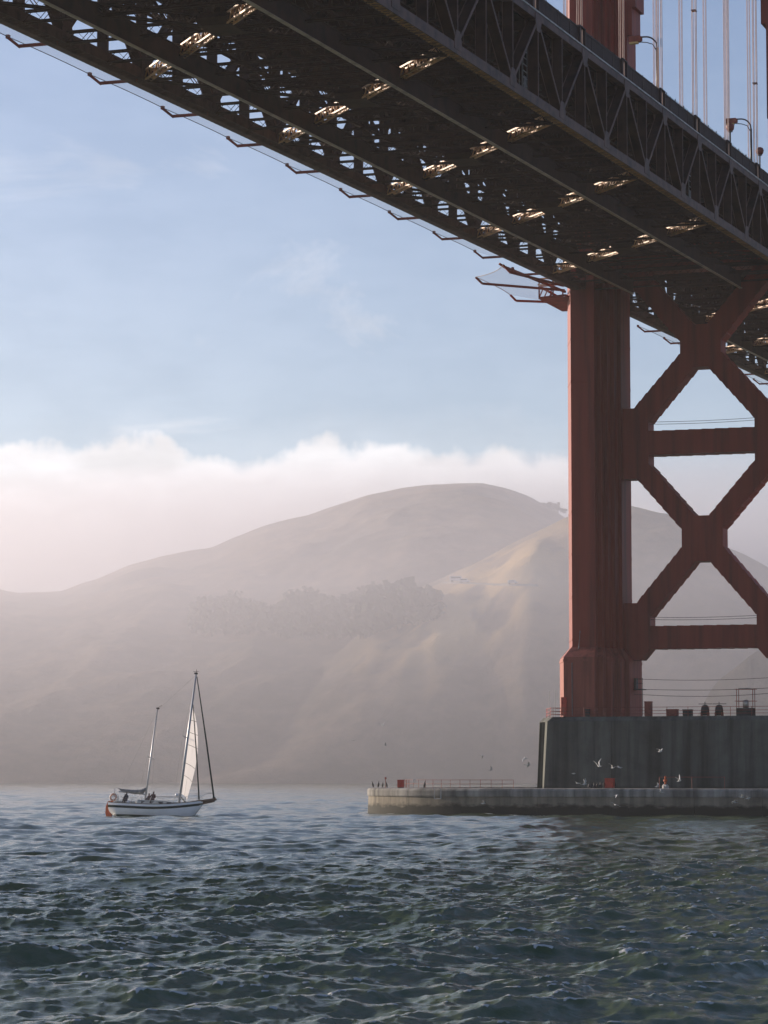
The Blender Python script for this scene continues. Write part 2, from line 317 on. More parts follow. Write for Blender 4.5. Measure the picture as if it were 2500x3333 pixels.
def sea():
    fine = np.linspace(-11.0, 11.0, 680)
    left = -np.concatenate([np.linspace(180, 40, 14), np.linspace(36, 11.6, 18)]); ang = np.concatenate([left, fine, -left[::-1]])
    r = [6.0]
    while r[-1] < 6000:
        q = r[-1]
        st = 3.0 if q < 40 else 0.165 if q < 105 else 0.165*(q/105)**1.45
        r.append(q+min(st, q*0.06))
    r = np.array(r)
    a = YAW-np.radians(ang)
    X = CAM[0]+r[:, None]*(-np.sin(a))[None, :]; Y = CAM[1]+r[:, None]*np.cos(a)[None, :]
    fade = (1.0-np.clip((np.abs(ang)-11.0)/6, 0, 1))[None, :]*np.ones_like(X)
    spac = np.maximum(np.gradient(r)[:, None]*np.ones_like(X), 0.05)
    def tile(N, L, wind, lmax, lmin, seed, hs, chop):
        """a periodic patch of wind sea from a directional wave spectrum, in four low-passed copies"""
        g = np.random.default_rng(seed); k1 = np.fft.fftfreq(N, L/N)*2*math.pi; kx, ky = np.meshgrid(k1, k1, indexing='ij'); k = np.hypot(kx, ky); k[0, 0] = 1
        c = (kx*math.cos(R(wind))+ky*math.sin(R(wind)))/k; kp = 2*math.pi/lmax
        S = np.exp(-1.25*(kp/k)**2)/k**3.55*(0.10+np.abs(c)**2.0*(c > 0)+0.15*np.abs(c))*np.exp(-(k*lmin/(2*math.pi))**2); S[0, 0] = 0
        h = (g.normal(size=(N, N))+1j*g.normal(size=(N, N)))*np.sqrt(S); z = np.real(np.fft.ifft2(h)); h *= hs/4/z.std(); out = []
        for cut in (0.0, 1.0, 2.2, 5.0):
            q = h*(np.exp(-(k*cut/(2*math.pi))**4)); dx, dy = np.real(np.fft.ifft2(1j*kx/k*q))*chop, np.real(np.fft.ifft2(1j*ky/k*q))*chop
            d = L/N; jac = (1+np.gradient(dx, d, axis=0))*(1+np.gradient(dy, d, axis=1))-np.gradient(dx, d, axis=1)*np.gradient(dy, d, axis=0)
            out.append(np.stack([np.real(np.fft.ifft2(q)), dx, dy, jac], 2).astype(np.float32))
        return out, N, L
    def sample(t, ang_, levels):
        out, N, L = t; c, s_ = math.cos(R(ang_)), math.sin(R(ang_)); u, v = ((c*X+s_*Y)/L*N), ((-s_*X+c*Y)/L*N)
        iu, iv = np.floor(u).astype(int), np.floor(v).astype(int); fu, fv = (u-iu)[..., None].astype(np.float32), (v-iv)[..., None].astype(np.float32); iu %= N; iv %= N; ju, jv = (iu+1) % N, (iv+1) % N
        lev = np.clip(np.interp(spac, levels, [0, 1, 2, 3]), 0, 3); tot = 0
        for n_ in range(4):
            w = np.clip(1-np.abs(lev-n_), 0, 1)[..., None].astype(np.float32); A = out[n_]
            tot = tot+w*((A[iu, iv]*(1-fu)+A[ju, iv]*fu)*(1-fv)+(A[iu, jv]*(1-fu)+A[ju, jv]*fu)*fv)
        z, dx, dy, jc = (tot[..., n_] for n_ in range(4)); return z, dx*c-dy*s_, dx*s_+dy*c, jc
    za, xa, ya, ja = sample(tile(1024, 67.0, -42, 4.2, 0.20, 3, 0.255, 1.1), 0, [0.2, 0.5, 1.1, 2.6])
    zc_, xc_, yc_, jc_ = sample(tile(512, 233.0, -60, 22.0, 3.0, 8, 0.58, 1.05), 23, [0.2, 0.5, 1.1, 2.6])
    gust = 0.70+0.6*fbm(X/70+2, Y/45, 3)
    Z = (za*gust+zc_)*fade; DX = (xa*gust+xc_)*fade; DY = (ya*gust+yc_)*fade
    vis = (np.abs(ang) < 8)[None, :] & (r > 45)[:, None] & (r < 420)[:, None]
    J = -(ja*gust)+0.25*za; t = np.percentile(J[vis], 96.0); t9 = np.percentile(J[vis], 99.8)
    f = np.clip((J-t)/(t9-t)*1.9, 0, 1.3)*(0.35+0.9*fbm(X/20, Y/9, 3))
    # broken water round the fender foot
    ex = ((np.abs(X)/44.3)**2.6+(np.abs(Y)/24.2)**2.6)**(1/2.6)
    ring = np.exp(-((ex-1.03)/0.035)**2)*fbm(X/3.1+5, Y/3.1, 4); f = f+np.clip(ring-0.34, 0, 1)*3.0
    f = f+2.2*np.exp(-(((X+57.5)/3.6)**2+((Y+53.6)/1.5)**2))*fbm(X/0.9, Y/0.9, 3)+1.7*np.exp(-(((X+51)/7.5)**2+((Y+56.2)/0.7)**2))*fbm(X/0.8, Y/0.8, 3)
    P = np.stack([X+DX, Y+DY, Z], 2)
    me = grid_mesh('water', P, water_material(), {'foam': f}); o = inst('water', me); tag(o, kind='structure')
sea()

# ------------------------------------------------------------------ hills beyond the strait
FAR = [(-900, 1960), (-400, 1900), (-150, 1890), (0, 1915), (60, 1927), (200, 1927), (300, 1893), (420, 1842), (530, 1812), (690, 1782), (860, 1712), (1000, 1678), (1100, 1642), (1200, 1606), (1300, 1590), (1400, 1578),
       (1500, 1572), (1570, 1573), (1640, 1590), (1720, 1622), (1800, 1664), (1840, 1690), (1920, 1740), (2100, 1850), (2400, 1950), (2800, 2000), (3600, 2100)]
MID = [(-900, 2600), (600, 2560), (900, 2300), (1050, 2130), (1210, 1985), (1330, 1935), (1480, 1862), (1600, 1812), (1700, 1762), (1840, 1694), (1950, 1662), (2055, 1660), (2120, 1672), (2180, 1684), (2260, 1728), (2360, 1782), (2500, 1850), (2700, 1930), (3000, 2050), (3600, 2200)]
NEAR = [(-900, 2700), (2100, 2640), (2230, 2380), (2310, 2238), (2390, 2160), (2470, 2103), (2540, 2080), (2640, 2110), (2800, 2220), (3100, 2350), (3600, 2500)]
def prof(tbl, rr):
    """crest height above the sea over azimuth for a ridge standing at a horizontal distance rr"""
    a, h = [], []
    for px, py in tbl:
        p = atr(px, py, rr); a.append(math.atan2(p[0]-CAM[0], p[1]-CAM[1])); h.append(p[2])
    return np.array(a), np.array(h)
RF, RM, RN = 2950.0, 2400.0, 1850.0
_pf, _pm, _pn = prof(FAR, RF), prof(MID, RM), prof(NEAR, RN)
def height(X, Y):
    dx, dy = X-CAM[0], Y-CAM[1]; r = np.hypot(dx, dy); a = np.arctan2(dx, dy)
    wob = (fbm(X/520+3, Y/520, 3)-0.5)
    def ridge(pf, rc, shore, pw, back):
        H = np.interp(a, *pf); t = np.clip((r-shore)/(rc-shore), 0, 1); f = t**pw*(1+0.35*(1-t)*t)
        b = np.clip(1-(r-rc)/back, 0, 1); b = b*b*(3-2*b)
        return np.where(r < rc, f, b)*H
    shore = 2050+140*wob
    h1 = ridge(_pf, RF, shore, 0.80, 1300); h2 = ridge(_pm, RM, shore-60, 0.70, 650); h3 = ridge(_pn, RN, 1725+60*wob, 0.75, 320)
    h = np.maximum(np.maximum(h1, h2), h3); 
    crest = np.exp(-((r-RF)/170)**2)*(h1 >= h-1)+np.exp(-((r-RM)/130)**2)*(h2 >= h-1)+np.exp(-((r-RN)/50)**2)*(h3 >= h-1)
    n = 1-np.abs(2*fbm(X/210+9, Y/330+2, 5)-1)                # gullies
    n2 = fbm(X/48, Y/48, 4)-0.5
    damp = 1-0.86*np.clip(crest, 0, 1)
    h = h+np.clip(h, 0, 60)/60*((n-0.72)*40*damp+n2*9*damp+n2*3.0)
    sp = 1-np.abs(2*fbm(a*RM/95+0.3*wob, r/420+4, 4)-1)     # spurs running down towards the water
    wm = np.clip((h2-h1)/30+0.6, 0, 1)*np.clip(h/50, 0, 1)*np.exp(-((np.degrees(a)+15.2)/3.4)**2)
    h = h+(sp-0.70)*50*wm*damp
    return np.where(r < shore-160, -6, h)
def hill_material():
    m = bpy.data.materials.new('dry_coastal_scrub'); m.use_nodes = True; nt = m.node_tree; L = nt.links.new; N = nt.nodes.new
    b = nt.nodes['Principled BSDF']; b.inputs['Roughness'].default_value = 0.95; b.inputs['Specular IOR Level'].default_value = 0.1
    g = N('ShaderNodeNewGeometry')
    def noise(sc, det, rough=0.6):
        n = N('ShaderNodeTexNoise'); n.inputs['Scale'].default_value = sc; n.inputs['Detail'].default_value = det; n.inputs['Roughness'].default_value = rough; L(g.outputs['Position'], n.inputs['Vector']); return n.outputs[0]
    r = N('ShaderNodeValToRGB'); e = r.color_ramp.elements; e[0].position = 0.40; e[0].color = (0.10, 0.09, 0.065, 1); e[1].position = 0.66; e[1].color = (0.34, 0.25, 0.17, 1)
    k = e.new(0.50); k.color = (0.20, 0.155, 0.11, 1)
    ad = N('ShaderNodeMath'); ad.operation = 'MULTIPLY_ADD'; L(noise(0.05, 5, 0.7), ad.inputs[0]); ad.inputs[1].default_value = 0.45; 
    ml = N('ShaderNodeMath'); ml.operation = 'MULTIPLY'; L(noise(0.006, 5), ml.inputs[0]); ml.inputs[1].default_value = 0.6; L(ml.outputs[0], ad.inputs[2])
    L(ad.outputs[0], r.inputs[0]); at = N('ShaderNodeAttribute'); at.attribute_name = 'sun_patch'
    mx = N('ShaderNodeMix'); mx.data_type = 'RGBA'; L(at.outputs['Fac'], mx.inputs[0]); L(r.outputs[0], mx.inputs[6]); mx.inputs[7].default_value = (0.62, 0.44, 0.22, 1); L(mx.outputs[2], b.inputs['Base Color'])  # blend to the painted sunlit gold
    bp = N('ShaderNodeBump'); bp.inputs['Strength'].default_value = 0.7; bp.inputs['Distance'].default_value = 3.0; L(noise(0.11, 6, 0.7), bp.inputs['Height']); L(bp.outputs[0], b.inputs['Normal'])
    return m
def hills():
    ang = np.linspace(-21, 21, 470); rr = np.concatenate([np.linspace(1560, 2500, 190), np.linspace(2508, 3050, 90), np.linspace(3070, 4500, 36)])
    a = YAW-np.radians(ang); X = CAM[0]+rr[:, None]*(-np.sin(a)); Y = CAM[1]+rr[:, None]*np.cos(a); Z = height(X, Y)
    az_ = np.degrees(np.arctan2(X-CAM[0], Y-CAM[1])); sun_patch = np.exp(-((az_+17.7)/1.7)**2)*np.exp(-((Z-122-22*(az_+18.3))/34)**2)*(rr[:, None] < 2480)  # golden sunlight on the spur, painted into the ground colour
    sun_patch = np.clip(sun_patch*1.5*(np.clip((1-np.abs(2*fbm(X/60-Y/80, Y/70+X/45, 4)-1)-0.62)*4.5, 0, 1)), 0, 1)
    tag(inst('hills', grid_mesh('hills', np.stack([X, Y, Z], 2), hill_material(), {'sun_patch': sun_patch})), kind='structure')
hills()
def leaves_material():
    m = material('dark_foliage', (0.05, 0.06, 0.028), 0.9, var=0.5, scale=0.25, spec=0.1); return m
def wood():
    """a distant wood on the slope that reads as one mass: crowns made of leaf clumps, with trunks"""
    g = np.random.default_rng(21); V = []; F = []
    def tree(x, y, z, h, w):
        n = int(190*g.uniform(0.8, 1.2)); lob = g.normal(0, 1, (6, 3))*np.array([w*0.42, w*0.42, h*0.16])+np.array([0, 0, h*0.62])
        for i in range(n):
            c = lob[g.integers(6)]+g.normal(0, 1, 3)*np.array([w*0.22, w*0.22, h*0.13]); c[2] = max(c[2], h*0.12)
            s = g.uniform(0.6, 1.2)*w*0.23; a = g.normal(0, 1, 3); a /= np.linalg.norm(a); b = np.cross(a, g.normal(0, 1, 3)); b /= np.linalg.norm(b)
            o = len(V); p = np.array([x, y, z])+c
            for k1, k2 in ((-1, -.6), (.8, -1), (1, .7), (-.7, 1)): V.append(p+a*s*k1+b*s*k2)
            F.append((o, o+1, o+2, o+3))
        o = len(V); t = w*0.05
        for zz, q in ((-1.5, t*1.4), (h*0.6, t*0.5)):
            for k in range(4): V.append(np.array([x+q*math.cos(k*math.pi/2), y+q*math.sin(k*math.pi/2), z+zz]))
        for k in range(4): F.append((o+k, o+(k+1) % 4, o+4+(k+1) % 4, o+4+k))
    for px0, px1, py0, py1, n, hs in ((640, 840, 2010, 2075, 40, 15), (800, 1010, 2030, 2085, 34, 13), (960, 1260, 2000, 2085, 70, 15), (1190, 1370, 1985, 2050, 60, 16), (1330, 1420, 1985, 2040, 16, 9)):
        for i in range(n):
            px, py = g.uniform(px0, px1), g.uniform(py0, py1)
            rs = np.linspace(1950, 2950, 300); d = ray(px, py); d = d/math.hypot(d[0], d[1]); Q = CAM[None]+d[None]*rs[:, None]
            hit = np.nonzero(Q[:, 2] < height(Q[:, 0], Q[:, 1]))[0]
            if not len(hit): continue
            q = Q[hit[0]]; h = hs*g.uniform(0.7, 1.25); tree(q[0], q[1], float(height(q[:1], q[1:2])[0]), h, h*g.uniform(0.55, 0.9))
    # a few windswept bushes on the skyline shoulder
    for px in (1780, 1792, 1800, 1812):
        a = math.atan2(*(atr(px, 1700, RF)[:2]-CAM[:2])); q = np.array([CAM[0]+RF*math.sin(a), CAM[1]+RF*math.cos(a)])
        tree(q[0], q[1], float(height(q[:1], q[1:2])[0])-3.2, g.uniform(5, 8), 7)
    me = bpy.data.meshes.new('wood'); me.from_pydata([tuple(v) for v in V], [], F); me.materials.append(leaves_material()); me.update()
    tag(inst('wood', me), 'dark trees scattered in clumps on the hazy hillside', 'wood', kind='stuff')
wood()

# ------------------------------------------------------------------ bridge deck
G = 0.0265; ZC = 67.85; NODE0 = -7.4; PAN = 15.24; HP = PAN/2
zb = lambda y: ZC+G*y
KS = list(range(-14, 16)); YA, YB = NODE0+PAN*KS[0], NODE0+PAN*KS[-1]
deck = thing('bridge_deck', 'long steel truss bridge deck seen from below, dark underside, running to the tower', 'bridge deck', (0, 0, ZC))
P_ = lambda x, y, dz: (x, y, G*y+dz)       # in deck coordinates
def long_box(x0, x1, d0, d1, ya=YA, yb=YB, mb=None):
    mb = mb or MB(); return mb.hexa([P_(x0, ya, d0), P_(x1, ya, d0), P_(x1, yb, d0), P_(x0, yb, d0), P_(x0, ya, d1), P_(x1, ya, d1), P_(x1, yb, d1), P_(x0, yb, d1)])
BT, BB, TB, TT = -0.35, -1.25, 6.55, 7.2
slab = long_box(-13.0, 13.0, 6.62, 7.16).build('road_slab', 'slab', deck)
long_box(-12.8, 12.8, 7.165, 7.17).build('road_surface', 'asphalt', slab)
for sx in (-1, 1):
    c = MB(); X = 13.72*sx
    for q in (-0.45, 0.45): long_box(X+q-0.03, X+q+0.03, BB, BT, mb=c)
    long_box(X-0.42, X+0.42, BT-0.05, BT-0.01, mb=c)
    ch = c.build('bottom_chord', 'truss', deck)
    lc = MB(); n = int((YB-YA)/0.62)
    for i in range(n):
        y0 = YA+i*0.62; lc.bar(P_(X-0.42, y0, BB+0.03), P_(X+0.42, y0+0.62, BB+0.03), 0.11, 0.03); 
        if i % 2 == 0: lc.bar(P_(X+0.42, y0, BB+0.065), P_(X-0.42, y0+0.62, BB+0.065), 0.11, 0.03)
    tag(lc.build('chord_lacing', 'lattice' if sx > 0 else 'truss', ch), kind='stuff')  # near chord lacing takes the sun-brightened tan
    c = MB()
    for q in (-0.42, 0.42): long_box(X+q-0.03, X+q+0.03, TB, TT-0.02, mb=c)
    long_box(X-0.39, X+0.39, TB+0.1, TB+0.14, mb=c); c.build('top_chord', 'truss', deck)
    kb = long_box(X-0.7*(sx > 0)-0.26*(sx < 0), X+0.26*(sx > 0)+0.7*(sx < 0), TT, TT+0.36).build('sidewalk_edge', 'steel', deck)
    long_box(X+sx*0.26 if sx > 0 else X+sx*0.36, X+sx*0.36 if sx > 0 else X+sx*0.26, TT+0.16, TT+0.30).build('curb_flange', 'curb', kb)  # pale colour stands in for sunlight along this edge
# web members, one mesh for each kind
def member(y0, d0, y1, d1, w, t):
    m = MB(); a, b = np.array([0, y0, G*y0+d0]), np.array([0, y1, G*y1+d1])
    dd = (b-a)/np.linalg.norm(b-a); nn = np.array([0, -dd[2], dd[1]])
    for q in (-w/2, w/2): m.bar(a+[q, 0, 0], b+[q, 0, 0], 0.05, t, nn)          # flanges
    m.bar(a, b, w*0.94, 0.05, nn)                                              # web plate
    return m
def two_tone(m, name, a, b, n):  # webs darker than flanges: shade inside the truss put into the colour
    me = m.mesh(name, a); me.materials.append(MT[b])
    for p in me.polygons: p.material_index = 1 if p.index >= n else 0
    return me
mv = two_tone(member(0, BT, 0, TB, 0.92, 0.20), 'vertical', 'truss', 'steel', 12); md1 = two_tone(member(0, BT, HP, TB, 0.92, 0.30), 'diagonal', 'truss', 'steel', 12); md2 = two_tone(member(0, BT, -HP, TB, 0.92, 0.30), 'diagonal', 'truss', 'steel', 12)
def gus(top):
    m = MB(); s = -1 if top else 1; z0 = TB if top else BT
    poly = [(-0.95, z0-s*0.55), (0.95, z0-s*0.55), (0.95, z0+s*0.15), (0.5, z0+s*1.05), (-0.5, z0+s*1.05), (-0.95, z0+s*0.15)]
    return m.prism_yz([(y, z+G*y) for y, z in poly], -0.02, 0.02)
mg, mgt = gus(False).mesh('gusset_plate', 'truss'), gus(True).mesh('gusset_plate', 'truss')
def fbeam():
    m = MB(); w = 13.1; t = 5.95; b = 2.9
    def bot(x): e = max(0, abs(x)-10.2)/2.9; return b+2.2*e*e
    xs = np.linspace(-w, w, 17)
    for x0, x1 in zip(xs[:-1], xs[1:]): m.bar((x0, 0, bot(x0)), (x1, 0, bot(x1)), 0.42, 0.36)
    m.box(-w, w, -0.22, 0.22, t-0.2, t+0.65)
    for i, x in enumerate(np.linspace(-w+0.3, w-0.3, 17)):
        m.box(x-0.14, x+0.14, -0.12, 0.12, bot(x), t)
        if i < 16:
            x2 = x+(2*w-0.6)/16; xa, xb_ = (x, x2) if i % 2 else (x2, x)
            m.bar((xa, 0, bot(xa)), (xb_, 0, t-0.1), 0.10, 0.30, (0, 1, 0)) if False else m.bar((xa, 0, bot(xa)), (xb_, 0, t-0.1), 0.30, 0.12, (0, 1, 0))
    return m
mfb = fbeam().mesh('floor_beam', 'steel')
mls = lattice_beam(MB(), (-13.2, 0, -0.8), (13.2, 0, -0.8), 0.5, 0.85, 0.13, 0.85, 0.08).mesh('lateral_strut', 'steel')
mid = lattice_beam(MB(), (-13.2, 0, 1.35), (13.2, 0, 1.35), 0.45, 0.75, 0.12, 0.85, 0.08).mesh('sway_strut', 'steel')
for k in KS:
    y = NODE0+PAN*k; at_tower = abs(y) < 9
    for hy, full in ((y, True), (y+HP, False)):
        if hy > YB: continue
        loc = (0, hy, G*hy); near = abs(hy) < 4.0
        if not near:
            inst('floor_beam', mfb, deck, loc); inst('lateral_strut', mls, deck, loc)
            if full: inst('sway_strut', mid, deck, loc)
        for sx in (-13.72, 13.72):
            if near: continue
            inst('vertical', mv, deck, (sx, hy, G*hy))
            for q in (-0.5, 0.5): inst('gusset_plate', mg if full else mgt, deck, (sx+q, hy, G*hy))
    for sx in (-13.72, 13.72):
        if k < KS[-1]: inst('diagonal', md1, deck, (sx, y, G*y))
        if k > KS[0]: inst('diagonal', md2, deck, (sx, y, G*y))
for x in np.linspace(-11.4, 11.4, 9): long_box(x-0.13, x+0.13, 6.0, 6.62).build('stringer', 'slab', deck)
# crossing lateral braces: laced boxes spanning two panels each
def lat(x0, y0, x1, y1): return lattice_beam(MB(), (x0, y0, G*y0-0.78), (x1, y1, G*y1-0.78), 0.55, 0.8, 0.14, 0.7, 0.13)
ml1 = lat(-13.1, 0, 13.1, -2*PAN).mesh('lateral_brace', 'lattice'); ml2 = lat(-13.1, -2*PAN, 13.1, 0).mesh('lateral_brace', 'steel')  # sun-catching family in bright tan, the unlit one in dark steel
for k in KS:
    if k % 2 and k-2 >= KS[0] and k != 1:
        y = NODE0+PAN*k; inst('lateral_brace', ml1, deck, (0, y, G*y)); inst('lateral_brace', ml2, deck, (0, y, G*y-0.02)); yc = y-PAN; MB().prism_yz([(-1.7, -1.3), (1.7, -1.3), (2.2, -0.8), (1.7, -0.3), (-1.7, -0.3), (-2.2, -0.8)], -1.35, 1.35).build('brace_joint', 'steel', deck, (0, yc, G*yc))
# hanging rails for the maintenance travellers
for x in (-6.9, 6.9):
    for ya, yb in ((YA, -8.5), (8.5, YB)):
        t = long_box(x-0.05, x+0.05, -2.25, -0.55, ya, yb).build('traveller_rail', 'steel', deck)
        long_box(x-0.20, x+0.20, -2.31, -2.25, ya, yb).build('bottom_flange', 'rail', t); long_box(x-0.22, x+0.22, -0.55, -0.49, ya, yb).build('top_flange', 'steel', t)
for x, dz, r in ((-9.2, 2.2, 0.16), (-2.0, 2.3, 0.2), (4.6, 2.3, 0.14)): MB().tube([P_(x, YA, dz), P_(x, -6, dz)], r, 8).build('utility_pipe', 'steel', deck, smooth=True)
for x, dz in ((11.9, 1.6), (11.2, 1.6)): long_box(x-0.04, x+0.04, dz, dz+0.12, YA, -8).build('catwalk_rail', 'steel', deck)
# ladders behind the near truss
for y0, dz in ((-120.5, 2.9), (-58.5, 2.6)):
    m = MB(); 
    for yy in (-0.75, 0.75): m.box(-0.06, 0.06, yy-0.05, yy+0.05, -3.2, 2.2)
    lad = m.build('access_ladder', 'grey', deck, (12.6, y0, G*y0+dz))
    rm = MB().box(-0.035, 0.035, -0.75, 0.75, -0.04, 0.04).mesh('rung', MT['grey'])
    for i in range(9): inst('rung', rm, lad, (0, 0, -3.0+i*0.6))
    MB().bar((0, 0, -3), (0, 0, 2.2), 0.07, 0.07).build('ladder_post', 'grey', lad, (-0.6, 0.3, 0)); MB().box(-0.4, 0.4, 0.9, 2.0, -1.9, -1.8).box(-0.4, -0.34, 0.9, 2.0, -1.8, -0.7).build('landing', 'grey', lad)
# railings
def rail_module():
    m = MB()
    for i in range(26): y = -HP/4+0.08+i*(HP/2-0.16)/25; m.hexa([(-0.03, y-0.035, G*y+0.12), (0.03, y-0.035, G*y+0.12), (0.03, y+0.035, G*y+0.12), (-0.03, y+0.035, G*y+0.12), (-0.03, y-0.035, G*y+1.42), (0.03, y-0.035, G*y+1.42), (0.03, y+0.035, G*y+1.42), (-0.03, y+0.035, G*y+1.42)])
    return m
mrm = rail_module().mesh('railing_panel', 'railing'); mpost = MB().box(-0.08, 0.08, -0.07, 0.07, 0, 1.62).mesh('post', 'railing')
mbr = MB().box(-0.12, 0.1, -0.95, -0.80, -0.1, 1.62).box(-0.12, 0.1, 0.80, 0.95, -0.1, 1.62).box(-0.12, 0.1, -0.95, 0.95, 1.55, 1.66).mesh('rope_frame', 'railing')
for sx in (-1, 1):
    X = sx*13.80; rl = long_box(X-0.09, X+0.09, TT+0.36+1.42, TT+0.36+1.54).build('railing', 'railing', deck)
    long_box(X-0.07, X+0.07, TT+0.40, TT+0.50).build('bottom_rail', 'railing', rl)
    y = YA+HP/4
    while y < YB:
        if sx > 0 or y > -40: inst('railing_panel', mrm, rl, (X, y, G*y+TT+0.36)); inst('post', mpost, rl, (X, y+HP/4, G*(y+HP/4)+TT+0.36))
        y += HP/2
    if sx > 0:
        for k in KS[:-1]: yy = NODE0+HP+PAN*k; inst('rope_frame', mbr, rl, (X+0.16, yy, G*yy+TT+0.36))
# clear wind screens by the tower
mgl = MB().box(-0.015, 0.015, 0.05, 3.7, 0, 2.55).mesh('wind_screen', 'glass'); mgp = MB().box(-0.05, 0.05, -0.05, 0.05, 0, 2.6).mesh('screen_post', 'grey')
for i in range(11):
    y = -70+i*3.81; ws = inst('wind_screen', mgl, deck, (12.9, y, G*y+TT+0.36)); inst('screen_post', mgp, ws, (0, 0, 0))
# net brackets on the far side
ma = MB().bar((-14.1, 0, -1.12), (-17.45, 0, -1.12), 0.22, 0.24).bar((-17.40, 0, -1.2), (-18.45, 0, -0.35), 0.2, 0.22).box(-18.6, -18.32, -0.16, 0.16, -0.42, -0.12).mesh('net_arm', 'orange')
lg = long_box(-14.95, -14.2, BB-0.04, BB+0.06).build('net_ledge', 'truss', deck)
def net_panel():
    m = MB(); n = 8; rows = []
    for i in range(n+1):
        t = i/n; y = t*PAN; sag = 0.30*4*t*(1-t); rows.append([(-14.9, y, G*y-1.16), (-16.4, y, G*y-1.05-0.5*sag), (-18.42+sag*1.2, y, G*y-0.30-sag*0.4)])
    return m.loft(rows, close=False)
def net_rope():
    pts = [(-18.42+0.36*4*t*(1-t), t*PAN, G*t*PAN-0.30-0.12*4*t*(1-t)) for t in np.linspace(0, 1, 9)]; return MB().tube(pts, 0.035, 5)
mnp, mnr = net_panel().mesh('safety_net', 'net'), net_rope().mesh('edge_rope', 'dark')
for k in KS:
    y = NODE0+PAN*k
    if abs(y) < 24: 
        if y < -20: inst('net_arm', ma, deck, (0, y, G*y))
        continue
    inst('net_arm', ma, deck, (0, y, G*y))
    if not (-40 < y < 20) and k < KS[-1]: nn = inst('safety_net', mnp, deck, (0, y, G*y)); inst('edge_rope', mnr, nn)
# platform and splayed net arms round the tower leg
def at_pt(px, py, Y): return aty(px, py, Y)-np.array([0, 0, ZC])
fan = [((1838, 945), (1570, 923), (1548, 902), -6, -11), ((1845, 985), (1680, 979), (1661, 960), 2, -1), ((1835, 930), (1660, 886), (1637, 862), -8, -19), ((1840, 950), (1640, 868), (1625, 858), -7, -18)]
tips = []
for a, b, c, ya, yb in fan:
    A, B, C = at_pt(*a, ya), at_pt(*b, yb), at_pt(*c, yb-0.5)
    MB().bar(A, B, 0.26, 0.28).bar(B, C, 0.22, 0.24).build('net_arm', 'orange', deck); tips.append((A, B, C))
for i, j in ((0, 1), (0, 2)):
    (A, B, C), (A2, B2, C2) = tips[i], tips[j]; m = MB(); rows = []
    for t in np.linspace(0, 1, 9):
        sg = 0.55*4*t*(1-t); o = np.array([sg*1.1, 0, -sg*0.3]); rows.append([A*(1-t)+A2*t+[-2.2, 0, .2], (A+B)/2*(1-t)+(A2+B2)/2*t+o*0.5+[0, 0, .15], C*(1-t)+C2*t+o])
    nn = m.loft(rows, close=False).build('safety_net', 'net', deck); MB().tube([r[2] for r in rows], 0.04, 5).build('edge_rope', 'rail', nn)
m = MB()
for z in (-1.9, -0.4):
    for p, q in (((-20, -6), (-16.2, -7)), ((-20, 5), (-16.2, 5)), ((-20, -6), (-20, 5)), ((-16.2, -7), (-16.2, 5))): m.bar((*p, z), (*q, z), 0.2, 0.24)
for x, y in ((-20, -6), (-20, -0.5), (-20, 5), (-18, -6.5), (-18, 5)): m.bar((x, y, -1.9), (x, y, 0.6), 0.16, 0.16)
for i in range(6): m.bar((-20, -6+i*1.83, -1.9), (-20, -4.2+i*1.83, -0.4), 0.12, 0.1)
pf = m.build('tower_platform', 'orange', deck)
lattice_beam(MB(), (-20.0, -6.3, 0.1), (-16.4, -6.9, 0.1), 0.5, 0.8, 0.1, 0.6, 0.08).build('platform_lattice', 'lattice', pf); MB().box(-19.9, -16.3, -5.9, 4.9, -1.95, -1.88).build('platform_floor', 'orange', pf)

# ------------------------------------------------------------------ bridge tower
tower = thing('bridge_tower', 'orange steel bridge tower with cross braced legs rising from the concrete pier', 'bridge tower')
def leg_plan(s, side):
    """plan of a leg; the outer long side is chamfered, the inner one steps back in flutes"""
    out = [(-1.53, -8.1), (-3.55, -2.4), (-3.55, 2.4), (-1.53, 8.1)]
    inn = [(1.53, 8.1), (1.53, 6.9), (2.05, 6.9), (2.05, 5.6), (2.55, 5.6), (2.55, 4.1), (3.05, 4.1), (3.05, 2.4), (3.5, 2.4)]
    inn = inn+[(x, -y) for x, y in inn[::-1]]
    pl = [(x*s, y*s) for x, y in out+inn]
    return pl if side < 0 else [(-x, y) for x, y in pl]
for side in (-1, 1):
    cx = 13.72*side
    ring = lambda s, z: [(cx+x, y, z) for x, y in leg_plan(s, side)]
    MB().loft([ring(1.0, 20.75), ring(1.0, 74.0), ring(0.985, 74.2), ring(0.93, 226)]).build('leg', 'orange', tower)
    base = MB().loft([ring(1.30, 12.1), ring(1.30, 19.6), ring(1.035, 20.9)]).build('leg_base', 'orange_base', tower)
    MB().loft([ring(1.315, 19.05), ring(1.315, 19.35)]).build('base_band', 'orange_base', base)
    for z in (20.95, 21.8): MB().loft([ring(1.012, z), ring(1.012, z+0.12)]).build('splice_band', 'orange', base)
    for z in (27.2, 32.6, 38.0, 54.6, 60.0): MB().loft([ring(1.006, z), ring(1.006, z+0.22)]).build('splice_band', 'orange', tower)
    # stepped haunch under the portal strut above the road
    m = MB(); d = -side
    for z0, z1, x0 in ((88, 100.3, 4.6), (100.3, 104.0, 5.25), (104.0, 112, 5.75)): m.box(min(cx+d*2.5, cx+d*x0), max(cx+d*2.5, cx+d*x0), -2.2, 2.2, z0, z1)
    m.build('portal_haunch', 'orange', tower)
MB().box(-8.0, 8.0, -1.9, 1.9, 108, 118).build('portal_strut', 'orange', tower)
YD = 1.42
